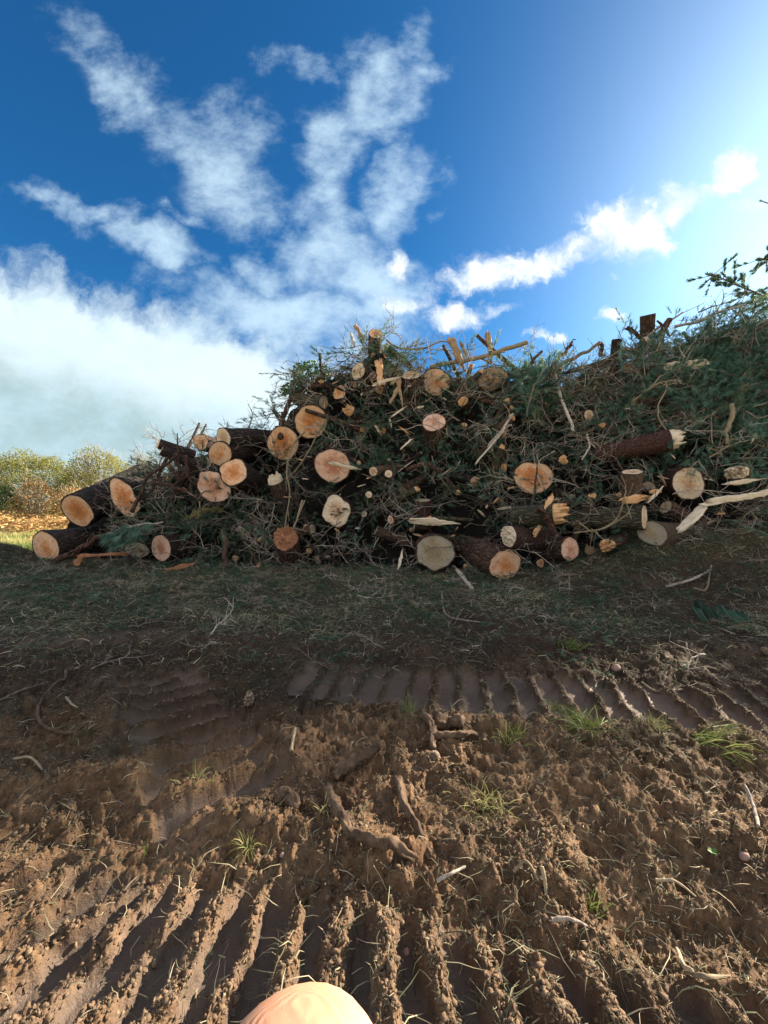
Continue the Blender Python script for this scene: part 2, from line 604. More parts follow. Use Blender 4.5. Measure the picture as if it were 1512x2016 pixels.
M = {}
M['soil'] = mat_soil()
M['crumb'] = mat_crumb()
M['bark'] = mat_bark()
M['bark_red'] = mat_bark('reddish_bark', (0.025, 0.015, 0.012), (0.075, 0.045, 0.033), (0.17, 0.10, 0.07))
M['bark_purple'] = mat_bark('wet_red_bark', (0.03, 0.015, 0.013), (0.075, 0.040, 0.035), (0.13, 0.075, 0.065), 2.2)
M['bark_smooth'] = mat_bark('smooth_brown_bark', (0.07, 0.05, 0.035), (0.15, 0.105, 0.075), (0.23, 0.17, 0.12), 2.5)
M['bark_moss'] = mat_bark('mossy_bark', (0.02, 0.022, 0.015), (0.065, 0.06, 0.04), (0.14, 0.13, 0.08))
M['sawn'] = mat_sawn('sawn_wood', (0.62, 0.22, 0.07), (0.80, 0.38, 0.17), (0.88, 0.54, 0.33))
M['sawn_pink'] = mat_sawn('sawn_pink_wood', (0.58, 0.24, 0.13), (0.84, 0.50, 0.34), (0.88, 0.56, 0.40))
M['sawn_pale'] = mat_sawn('sawn_pale_wood', (0.62, 0.36, 0.20), (0.76, 0.52, 0.34), (0.82, 0.64, 0.46))
M['sawn_grey'] = mat_sawn('weathered_sawn_wood', (0.34, 0.25, 0.15), (0.44, 0.34, 0.21), (0.40, 0.34, 0.26))
M['fibre'] = mat_fibre('splintered_wood', (0.38, 0.17, 0.07), (0.72, 0.40, 0.19), (0.88, 0.62, 0.38))
M['fibre_pale'] = mat_fibre('pale_split_wood', (0.42, 0.30, 0.20), (0.72, 0.58, 0.42), (0.86, 0.77, 0.64))
M['fibre_red'] = mat_fibre('red_split_wood', (0.13, 0.055, 0.028), (0.34, 0.15, 0.075), (0.60, 0.32, 0.17))
M['fibre_old'] = mat_fibre('old_snapped_wood', (0.14, 0.085, 0.05), (0.36, 0.23, 0.13), (0.58, 0.42, 0.26))
M['stick'] = mat_tint('branch_bark', [(0.1, (0.045, 0.034, 0.027)), (0.45, (0.19, 0.15, 0.12)), (0.85, (0.55, 0.47, 0.38))], 0.85, rnd=0.9, tex=1.2)
M['stick_tan'] = mat_tint('tan_branch_bark', [(0.1, (0.14, 0.10, 0.06)), (0.5, (0.26, 0.20, 0.125)), (0.9, (0.42, 0.34, 0.22))], 0.8, rnd=0.4, tex=1.3)
M['needle'] = mat_tint('pine_needles', [(0.0, (0.030, 0.065, 0.036)), (0.5, (0.105, 0.185, 0.115)), (1.0, (0.32, 0.41, 0.24))], 0.5, 0.4, 0.5)
M['needle_blue'] = mat_tint('blue_green_needles', [(0.0, (0.045, 0.105, 0.075)), (0.5, (0.11, 0.23, 0.17)), (1.0, (0.30, 0.46, 0.34))], 0.5, 0.4, 0.3)
M['needle_gold'] = mat_tint('yellowing_needles', [(0.0, (0.09, 0.10, 0.03)), (0.5, (0.22, 0.21, 0.06)), (1.0, (0.42, 0.34, 0.12))], 0.6, 0.3, 0.3)
M['leaf'] = mat_tint('green_leaves', [(0.0, (0.02, 0.055, 0.015)), (0.5, (0.055, 0.13, 0.03)), (1.0, (0.13, 0.24, 0.06))], 0.45, 0.25, 0.2)
M['litter'] = mat_tint('grass_and_needle_litter', [(0.0, (0.035, 0.028, 0.02)), (0.3, (0.095, 0.092, 0.055)), (0.55, (0.19, 0.195, 0.11)), (0.75, (0.34, 0.30, 0.19)), (0.97, (0.55, 0.46, 0.30))], 0.75, 0.2, 0.0)
M['straw'] = mat_tint('grass_blades', [(0.0, (0.09, 0.14, 0.035)), (0.5, (0.24, 0.27, 0.08)), (1.0, (0.55, 0.46, 0.22))], 0.6, 0.3, 0.2)
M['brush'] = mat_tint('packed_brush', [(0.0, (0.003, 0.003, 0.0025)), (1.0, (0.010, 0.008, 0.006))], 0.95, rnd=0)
M['hedge'] = mat_tint('hedge_leaves', [(0.0, (0.10, 0.12, 0.02)), (0.5, (0.30, 0.29, 0.07)), (1.0, (0.50, 0.42, 0.14))], 0.6, 0.45, 0.1)
M['hedge_twig'] = mat_tint('hedge_twigs', [(0.0, (0.16, 0.13, 0.08)), (1.0, (0.42, 0.36, 0.24))], 0.8, rnd=0.2)
M['bracken'] = mat_tint('dead_bracken', [(0.0, (0.22, 0.13, 0.05)), (0.5, (0.46, 0.27, 0.11)), (1.0, (0.60, 0.47, 0.22))], 0.8, 0.25, 0.1)
M['cone'] = mat_tint('cone_scales', [(0.0, (0.07, 0.045, 0.028)), (0.5, (0.20, 0.14, 0.09)), (1.0, (0.42, 0.33, 0.24))], 0.7, rnd=0.3)


def mat_root():
    m, t, b = new_mat('muddy_root')
    co = objco(t)
    n = t.noise(co, 12, 6, 0.7)
    c = t.ramp(n, [(0.35, (0.05, 0.032, 0.021)), (0.5, (0.12, 0.076, 0.048)), (0.62, (0.17, 0.115, 0.074)), (0.78, (0.30, 0.205, 0.135))])
    t.put(b.inputs['Base Color'], c)
    b.inputs['Roughness'].default_value = 0.9
    bump(t, b, t.noise(co, 60, 6, 0.7), 0.8, 0.012)
    return m


def mat_stone():
    m, t, b = new_mat('stone')
    n = t.noise(objco(t), 20, 6, 0.6)
    t.put(b.inputs['Base Color'], t.ramp(n, [(0.3, (0.22, 0.13, 0.10)), (0.7, (0.42, 0.28, 0.23))]))
    b.inputs['Roughness'].default_value = 0.8
    bump(t, b, n, 0.4, 0.01)
    return m


def mat_skin():
    m, t, b = new_mat('skin')
    n = t.noise(objco(t), 90, 4, 0.5)
    t.put(b.inputs['Base Color'], t.ramp(n, [(0.3, (0.50, 0.23, 0.14)), (0.7, (0.60, 0.34, 0.22))]))
    b.inputs['Roughness'].default_value = 0.5
    b.inputs['Subsurface Weight'].default_value = 0.6
    b.inputs['Subsurface Radius'].default_value = (1.0, 0.35, 0.2)
    b.inputs['Subsurface Scale'].default_value = 0.006
    w = t.noise(objco(t), 60, 2, 0.5, out=1)
    xx = t.sep(t.vadd(objco(t), t.vadd(w, .006, 'SCALE')))
    rr = t.m('SINE', t.m('MULTIPLY', xx[2], 17000))
    bump(t, b, t.m('ADD', rr, t.m('MULTIPLY', t.noise(objco(t), 500, 4, .6), 1.5)), 0.25, 0.0002)
    return m


M['root'] = mat_root()
M['stone'] = mat_stone()
M['skin'] = mat_skin()

# ------------------------------------------------------------------ ground height

def bank(X, Y):
    h = 0.95 * sst(X, 2.2, 5.9) * sst(Y, 4.9, 6.9)
    return h


def seg_mask(X, Y, pts, w):
    """distance-based soft ridge along a polyline"""
    d = np.full_like(X, 9.0)
    for (x0, y0), (x1, y1) in zip(pts[:-1], pts[1:]):
        vx, vy = x1 - x0, y1 - y0
        t = np.clip(((X - x0) * vx + (Y - y0) * vy) / (vx * vx + vy * vy), 0, 1)
        d = np.minimum(d, np.hypot(X - x0 - t * vx, Y - y0 - t * vy))
    return np.exp(-(d / w) ** 2)


def track(X, Y, ox, oy, ang, lo, hi, pitch, u0, u1, seed, rw=0.20, fan=False):
    """returns (floor mask, ridge height 0..1). v runs across the track, u along it"""
    dx, dy = math.cos(ang), math.sin(ang)
    u = (X - ox) * dx + (Y - oy) * dy
    v = -(X - ox) * dy + (Y - oy) * dx
    n = fbm(X, Y, None, 4, 3, seed)
    e = 0.05 * fbm(X, Y, None, 7, 3, seed + 5)
    ins = sst(v + e, lo - 0.02, lo + 0.06) * sst(-(v + e), -hi - 0.02, -hi + 0.07) * sst(u, u0, u0 + .2) * sst(-u, -u1, -u1 + .2)
    if fan:                                           # the machine turned here: the bars splay
        g0 = [-3, -2, -1.2, -.9, -.74, 0, .35, 1.2]
        gs = [.9, .85, .68, .36, .2, -.04, -.14, -.25]
        u = X.copy()
        for _ in range(4): u = X - np.interp(u, g0, gs) * (Y - 1.3)
    ph = (u + 0.03 * n + 0.02 * fbm(X, Y, None, 16, 2, seed + 9)) / pitch
    f = np.abs(ph - np.round(ph))                     # 0 at ridge centre, .5 mid floor
    idx = np.round(ph)
    amp = 0.75 + 0.45 * _hash(idx, idx * 0, idx * 0, seed)
    wv = rw * (0.75 + 0.7 * _hash(idx, idx * 0 + 3, idx * 0, seed)) * (1 + 0.4 * fbm(X, Y, None, 9, 2, seed + 3))
    ridge = 1 - sst(f, wv * 0.35, wv + 0.07)
    ridge = ridge * amp
    ridge = ridge * (0.7 + 0.5 * sst(fbm(X, Y, None, 6, 2, seed + 2), -0.7, 0.2))
    return ins, ridge


def height(X, Y, full=False):
    X = np.asarray(X, float); Y = np.asarray(Y, float)
    z = bank(X, Y)
    z = z + 0.05 * fbm(X, Y, None, 0.5, 3, 11) * sst(Y, 1.5, 4)
    # dark spoil heap at far left, beside the lowest log
    z = z + 0.55 * np.exp(-(((X + 9.3) / .75) ** 2 + ((Y - 8.9) / 1.0) ** 2)) 
    # churned rises
    z = z + 0.10 * np.exp(-(((X - 1.25) / 0.75) ** 2 + ((Y - 1.85) / 0.32) ** 2))
    z = z + 0.06 * seg_mask(X, Y, [(-2.6, 2.0), (-1.5, 1.95), (-0.85, 1.78), (-0.2, 1.62), (0.4, 1.55)], 0.12)
    z = z + 0.05 * seg_mask(X, Y, [(-0.7, 2.75), (0.5, 2.5), (1.6, 2.35), (3.2, 2.05)], 0.16)
    z = z + 0.07 * seg_mask(X, Y, [(-2.5, 3.4), (-1.95, 2.7), (-1.35, 2.0)], 0.16) + 0.06 * seg_mask(X, Y, [(-1.1, 3.2), (-.75, 2.6), (-.4, 2.1)], 0.14)
    z = z + 0.07 * seg_mask(X, Y, [(-3.5, 4.0), (-1.5, 3.9), (1.0, 3.75), (4.0, 3.8)], 0.3) 
    z = z - 0.05 * np.exp(-(((X - 1.0) / 0.7) ** 2 + ((Y - 1.28) / 0.12) ** 2))
    B, rB = track(X, Y, 0.5, 1.28, R(-10), -0.66, 0.0, 0.158, -3.5, 1.15, 21, 0.27, True)
    A, rA = track(X, Y, 1.0, 2.98, R(-8.5), -0.36, 0.32, 0.20, -1.9, 5.0, 33, 0.13)
    C, rC = track(X, Y, -1.25, 2.5, R(-49), -0.36, 0.30, 0.21, -1.1, 0.95, 55, 0.13)
    D, rD = track(X, Y, -2.4, 4.15, R(4), -0.30, 0.28, 0.20, -1.6, 1.2, 77, 0.14)
    fl = np.zeros_like(z); rg = np.zeros_like(z); tr = np.zeros_like(z)
    D = D * .35
    for ins, r_, dep, hh in ((D, rD, .015, .03), (C, rC, .075, .085), (A, rA, .055, .06), (B, rB, .055, .075)):
        z = z + ins * (-dep + hh * r_)
        fl = np.maximum(fl * (1 - ins), ins * (1 - np.clip(r_, 0, 1)))
        rg = np.maximum(rg, ins * r_)
        tr = np.maximum(tr, ins)
    near = sst(-Y, -5.5, -3.0)
    rough = (1 - 0.85 * fl)
    hump = fbm(X, Y, None, 3.2, 3, 3)
    cell = fbm(X + .05 * fbm(X, Y, None, 9, 2, 301), Y, None, 15, 2, 300)
    ck = 1 - .72 * tr
    clod = sst(cell, .02, .22) * (0.5 + .5 * fbm(X, Y, None, 40, 2, 302))
    z = z + ck * rough * sst(-Y, -5, -3) * (.042 * clod * sst(fbm(X, Y, None, 2.1, 3, 303), -.35, .15) - .034 * sst(-cell, .10, .40))
    z = z + rough * sst(Y, 2.4, 4.6) * .075 * fbm(X, Y, None, 2.6, 4, 304, .6)
    z = z + (.5 + .5 * ck) * rough * ((0.036 + .022 * sst(-Y, -3.2, -2)) * hump + 0.026 * fbm(X, Y, None, 11, 3, 4))
    cl = fbm(X, Y, None, 34, 3, 5, 0.6)
    z = z + rough * 0.020 * (0.45 + 0.55 * near) * (np.abs(cl) * .9 + .5 * cl)
    z = z + near * rough * 0.008 * fbm(X, Y, None, 95, 2, 6)
    z = z + 0.0035 * fbm(X, Y, None, 14, 3, 8) * fl
    if full:
        gr = sst(Y + 1.5 * fbm(X, Y, None, 1.1, 4, 14), 3.8, 5.4) + 0.6 * (1 - fl) * sst(fbm(X, Y, None, 2.2, 3, 15), 0.15, 0.5) * sst(Y, 1.7, 2.4)
        gr = gr * (1 - 0.75 * sst(X, 2.7, 3.8) * sst(Y, 4.6, 5.2) * sst(-Y, -6.4, -5.9))
        return z, fl, rg, np.clip(gr, 0, 1)
    return z


def hz(x, y):
    return float(height(np.array([x]), np.array([y]))[0])


def gnd(px, py):
    """where the ray through a photo pixel meets the ground"""
    d = ray(px, py)
    t = np.linspace(0.8, 14, 500)
    X, Y, Z = d[0] * t, d[1] * t, CAMZ + d[2] * t
    h = height(X, Y)
    i = np.argmax(Z < h)
    if not (Z < h).any(): i = -1
    return np.array([X[i], Y[i], h[i]])


def build_ground():
    ny, nx = 640, 860
    Y = 0.35 * np.exp(np.linspace(0, math.log(15 / 0.35), ny))
    s = np.linspace(-1, 1, nx)
    s = 1.25 * s * (0.75 + 0.25 * s * s)
    GX = s[None] * (Y[:, None] + 0.55)
    GY = Y[:, None] * np.ones((1, nx))
    Z, fl, rg, gr = height(GX, GY, True)
    edge = np.maximum.reduce([sst(np.abs(s), 1.19, 1.25)[None] * np.ones((ny, 1)), sst(GY, 14, 15), 1 - sst(GY, 0.35, 0.42)])
    Z = Z - edge * 0.6
    V = np.stack([GX, GY, Z], -1).reshape(-1, 3)
    i = (np.arange(ny - 1)[:, None] * nx + np.arange(nx - 1)[None]).ravel()
    F = np.stack([i, i + 1, i + nx + 1, i + nx], 1)
    mb = MB(); mb.add(V, F)
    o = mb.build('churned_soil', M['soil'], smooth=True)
    lit_tone = np.clip(sst(-(GY + .5 * fbm(GX, GY, None, 1.3, 4, 71)), -3.0, -1.9) * (1 - .45 * fl) + .85 * fl * sst(GY, 1.7, 2.1), 0, 1)  # painted shade by depth, ragged edge; packed track floors farther off kept paler
    for nm, arr in (('lit_tone', lit_tone), ('floor', fl), ('grassy', gr), ('field', sst(-GX - 0.25 * (GY - 10), 5.5, 7) * sst(GY, 10.3, 11.2))):
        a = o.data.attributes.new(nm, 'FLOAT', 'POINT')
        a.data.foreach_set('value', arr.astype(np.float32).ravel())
    tag(o, kind='structure')
    # far ground, one sheet to the horizon, just beneath
    g = np.concatenate([-np.geomspace(1200, 4, 40), np.linspace(-3, 3, 7), np.geomspace(4, 1200, 40)])
    X, Yg = np.meshgrid(g, g + 8)
    Zg = -0.16 + 0.35 * fbm(X, Yg, None, 0.04, 3, 2) * sst(np.hypot(X, Yg), 30, 120) + 0.0 * X
    n = len(g)
    V = np.stack([X, Yg, Zg], -1).reshape(-1, 3)
    i = (np.arange(n - 1)[:, None] * n + np.arange(n - 1)[None]).ravel()
    mb = MB(); mb.add(V, np.stack([i, i + 1, i + n + 1, i + n], 1))
    o = mb.build('ground', M['soil'], smooth=True)
    a = o.data.attributes.new('field', 'FLOAT', 'POINT')
    a.data.foreach_set('value', np.ones(len(V), np.float32))
    tag(o, kind='structure')


build_ground()

# ------------------------------------------------------------------ pile surface
_p = np.array([60, 130, 290, 340, 400, 520, 570, 620, 700, 740, 790, 850, 950, 1050, 1100, 1180, 1240, 1300, 1400, 1512, 1700, 2000, 2600])
_top = np.array([1060, 1010, 940, 905, 880, 855, 800, 745, 705, 678, 712, 735, 725, 740, 745, 722, 694, 690, 668, 642, 600, 560, 480])
_y0 = np.interp(_p, [60, 130, 300, 560, 756, 1000, 1200, 1400, 1512, 2600], [10.2, 9.9, 9.1, 8.5, 8.1, 7.7, 7.3, 7.1, 7.0, 7.0])
_dy = np.interp(_p, [60, 300, 500, 2600], [0.6, 1.6, 2.6, 2.6])


def pile(p, t):
    """point on the front of the pile: p photo column, t 0 at the toe .. 1 at the crest"""
    p = np.asarray(p, float); t = np.asarray(t, float)
    y0 = np.interp(p, _p, _y0); dy = np.interp(p, _p, _dy); top = np.interp(p, _p, _top)
    Yc = y0 + dy
    zc = CAMZ + (985.5 - top) / FPX * Yc
    zc = np.where(p > 1512, np.minimum(zc, np.interp(p, [1512, 1640], [6.4, CREST_CAP])), zc)
    Xb = (p - 756) / FPX * y0
    zb = bank(Xb, y0) - 0.12
    Y = y0 + dy * t
    z = zb + (zc - zb) * (1 - (1 - np.clip(t, 0, 1)) ** 1.55)
    return np.stack([(p - 756) / FPX * Y, Y, z], -1)


CREST_CAP = 5.1


def pdepth(px, py):
    t = np.linspace(0, 1, 200)
    P = pile(np.full(200, px), t)
    yy = 985.5 - (P[:, 2] - CAMZ) / P[:, 1] * FPX
    i = int(np.argmin(np.abs(yy - py)))
    return float(P[i, 1]), float(t[i])


def build_core():
    ps = np.concatenate([np.linspace(100, 1600, 300), np.linspace(1606, 2300, 60)])
    ts = np.concatenate([np.linspace(-0.08, 1, 60), np.linspace(1.03, 2.2, 16)])
    Pp, Tt = np.meshgrid(ps, ts)
    V = pile(Pp, np.minimum(Tt, 1))
    y0 = np.interp(Pp, _p, _y0); dy = np.interp(Pp, _p, _dy)
    Y = y0 + dy * Tt
    V[..., 0] = (Pp - 756) / FPX * Y
    V[..., 1] = Y
    back = np.clip(Tt - 1, 0, 2)
    V[..., 2] = V[..., 2] - (back / 1.2) ** 1.3 * (V[..., 2] + 0.3)
    low = np.clip(-Tt, 0, 1)
    V[..., 2] -= low * 3
    d = 0.30 * fbm(V[..., 0], V[..., 1], V[..., 2], 1.3, 4, 61) + 0.16 * fbm(V[..., 0], V[..., 1], V[..., 2], 5, 3, 62)
    V[..., 1] -= d - 0.25
    V[..., 2] += 0.5 * d - 0.22
    n = len(ps)
    i = (np.arange(len(ts) - 1)[:, None] * n + np.arange(n - 1)[None]).ravel()
    mb = MB()
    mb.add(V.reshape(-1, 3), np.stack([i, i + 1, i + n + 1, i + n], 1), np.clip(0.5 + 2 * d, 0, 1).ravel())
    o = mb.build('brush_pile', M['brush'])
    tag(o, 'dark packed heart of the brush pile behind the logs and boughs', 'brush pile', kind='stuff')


build_core()

# ------------------------------------------------------------------ logs

def frame(axis):
    z = unit(axis)
    ref = np.array([0, 0, -1.0])
    if abs(z[2]) > 0.8: ref = np.array([0, -1.0, 0.0])
    y = unit(ref - z * ref.dot(z))
    x = np.cross(y, z)
    return Matrix(((x[0], y[0], z[0]), (x[1], y[1], z[1]), (x[2], y[2], z[2]))).to_4x4()


_ls = [100]


def outline(r, ex=1.0, ey=1.0, lobes=(), n=72, irr=0.045, seed=0, rot=0.0):
    th = np.arange(n) / n * 2 * PI
    R_ = np.ones(n)
    R_ = R_ + irr * 1.6 * fbm(np.cos(th) * 1.3 + seed, np.sin(th) * 1.3, None, 1, 2, seed) + irr * 0.5 * fbm(np.cos(th) * 5 + seed, np.sin(th) * 5, None, 1, 2, seed + 1)
    for (ang, amp, wid) in lobes:
        dd = (th - R(ang) + PI) % (2 * PI) - PI
        R_ = R_ + amp * np.exp(-(dd / R(wid)) ** 2)
    X, Y = R_ * np.cos(th) * r * ex, R_ * np.sin(th) * r * ey
    if rot:
        c, s_ = math.cos(R(rot)), math.sin(R(rot))
        X, Y = X * c - Y * s_, X * s_ + Y * c
    return X, Y


def make_log(px, py, rpx, axis, L, label, Y=None, ex=1, ey=1, lobes=(), taper=0.08, fm='sawn', bm='bark', group=None,
             shear=(0, 0), irr=0.045, out=0.25, broken=0.0, name='log', bend=0.0, cat='log', stubs=(), rot=0.0, split=None, both=False):
    """a felled length: bark jacket, sawn or snapped near end, any side stubs"""
    _ls[0] += 13
    seed = _ls[0]
    if Y is None: Y = pdepth(px, py)[0] - out
    jr = np.random.default_rng(seed)
    axis = unit(np.array(axis, float) + jr.normal(size=3) * [.12, 0, .12])
    ex *= jr.uniform(.93, 1.06); ey *= jr.uniform(.93, 1.06); rot = rot or jr.uniform(-25, 25)
    irr *= 1.35
    C = at(px, py, Y)
    r = rpx / FPX * Y
    root = empty(name, (0, 0, 0), label, cat, group)
    root.matrix_world = Matrix.Translation(C) @ frame(axis)
    n = 72
    ox, oy = outline(r, ex, ey, lobes, n, irr, seed, rot)
    rows = max(10, int(L / 0.045))
    zz = np.concatenate([[0.004, 0.0], np.linspace(0.012, L, rows)])
    sc = np.concatenate([[0.945, 1.0], 1.0 - taper * np.linspace(0, 1, rows)])
    th = np.arange(n) / n * 2 * PI
    Z = zz[:, None] * np.ones((1, n))
    ct, s_t = np.cos(th)[None] + 0 * Z, np.sin(th)[None] + 0 * Z
    rd = fbm(ct * 5 + 0.6 * fbm(ct, s_t, Z * 3, 1, 2, seed), s_t * 5, Z * 2.4, 1, 3, seed + 2)
    ridge = 0.040 * np.abs(rd) * 2 + 0.014 * fbm(ct * 14, s_t * 14, Z * 12, 1, 2, seed + 3)
    ridge[0] = 0
    low = 0.06 * fbm(ct * 0.9, s_t * 0.9, Z * 1.1, 1, 2, seed + 4) * sst(Z, 0, 0.25)
    blend = sst(Z, 0, min(0.9, L))                    # outline relaxes to a round bole
    rr = r * math.sqrt(ex * ey)
    OX = (ox[None] * (1 - 0.75 * blend) + np.cos(th)[None] * rr * 0.75 * blend)
    OY = (oy[None] * (1 - 0.75 * blend) + np.sin(th)[None] * rr * 0.75 * blend)
    k = sc[:, None] * (1 + ridge + low)
    VX, VY = OX * k + bend * Z ** 2, OY * k
    Zs = Z + (shear[0] * OX + shear[1] * OY) * sc[:, None] * (1 - sst(Z, 0, 0.6 * L))
    V = np.stack([VX, VY, Zs], -1).reshape(-1, 3)
    nr = len(zz)
    i = np.arange(nr - 1)[:, None] * n
    j = np.arange(n)[None]
    F = np.stack([i + j, i + (j + 1) % n, i + n + (j + 1) % n, i + n + j], -1).reshape(-1, 4)
    mb = MB(); mb.add(V, F)
    # far cap
    cV = V[-n:].mean(0)[None]
    mb.add(np.vstack([V[-n:], cV]), np.stack([(np.arange(n) + 1) % n, np.arange(n), np.full(n, n)], 1))
    mb.build('bark', M[bm], root, smooth=True)
    # near end
    rings = 16 if not broken else 22
    rho = (np.arange(1, rings + 1) / rings)
    FX = np.concatenate([[0], (rho[:, None] * ox[None] * 0.95).ravel()])
    FY = np.concatenate([[0], (rho[:, None] * oy[None] * 0.95).ravel()])
    rn = np.concatenate([[0], np.repeat(rho, n)])
    if broken:
        sp = fbm(FX / r * 4.5, FY / r * 4.5, None, 1, 3, seed + 8)
        sp2 = _hash(np.floor(FX / r * 5 + sp), np.floor(FY / r * 5 + sp), FX * 0, seed)
        slope = (FX * math.cos(seed) + FY * math.sin(seed)) / r
        FZ = -broken * np.clip(0.25 + 0.5 * sp2 + 0.6 * sp + 0.35 * slope, 0.02, 1.4) * (1 - 0.35 * rn ** 4)
        FZ = np.where(rn > 0.99, 0.004, FZ)
    else:
        FZ = -0.003 + 0.0035 * fbm(FX * 30, FY * 30, None, 1, 3, seed + 6)
        if split:                                     # a step where the fibres tore
            a0, h0 = split
            FZ = FZ + h0 * sst(FX * math.cos(R(a0)) + FY * math.sin(R(a0)) + 0.15 * r * fbm(FX / r * 4, FY / r * 4, None, 1, 3, seed + 7), 0.15 * r, 0.22 * r)
    FZ = FZ + shear[0] * FX + shear[1] * FY
    V = np.stack([FX, FY, FZ], 1)
    i = 1 + np.arange(rings - 1)[:, None] * n
    F = np.stack([i + j, i + n + j, i + n + (j + 1) % n, i + (j + 1) % n], -1).reshape(-1, 4)
    mb = MB(); mb.add(V, F, rn)
    jj = np.arange(n)
    mb.F.append(np.stack([np.zeros(n, int), 1 + jj, 1 + (jj + 1) % n], 1))
    mb.build('splintered_end' if broken else 'cut_face', M[fm], root, smooth=not broken)
    # side stubs : (angle, z, radius, length, sawn?)
    for (ang, z0, sr, sl_, fmat) in stubs:
        a = R(ang)
        d = unit([math.cos(a), math.sin(a), -0.35])
        b0 = np.array([math.cos(a), math.sin(a), 0]) * rr * 0.8 + np.array([0, 0, z0])
        e = b0 + d * (sl_ + rr * 0.2)
        mb = MB()
        add_tube(mb, spline([b0, (b0 + e) / 2, e], 8), np.linspace(sr * 1.25, sr, 8), 14, 0.12, seed)
        st = mb.build('branch_stub', M[bm], root, smooth=True)
        mb = MB()
        q = outline(sr * 0.9, n=20, seed=seed)
        fr = frame(-d)
        P3 = [np.array(fr @ Vector((x, y, -0.004))) + e for x, y in zip(*q)] + [e + d * 0.005]
        mb.add(P3, np.stack([np.arange(20), (np.arange(20) + 1) % 20, np.full(20, 20)], 1), np.concatenate([np.ones(20) * 0.9, [0.2]]))
        mb.build('cut_face', M[fmat], st)
    return root


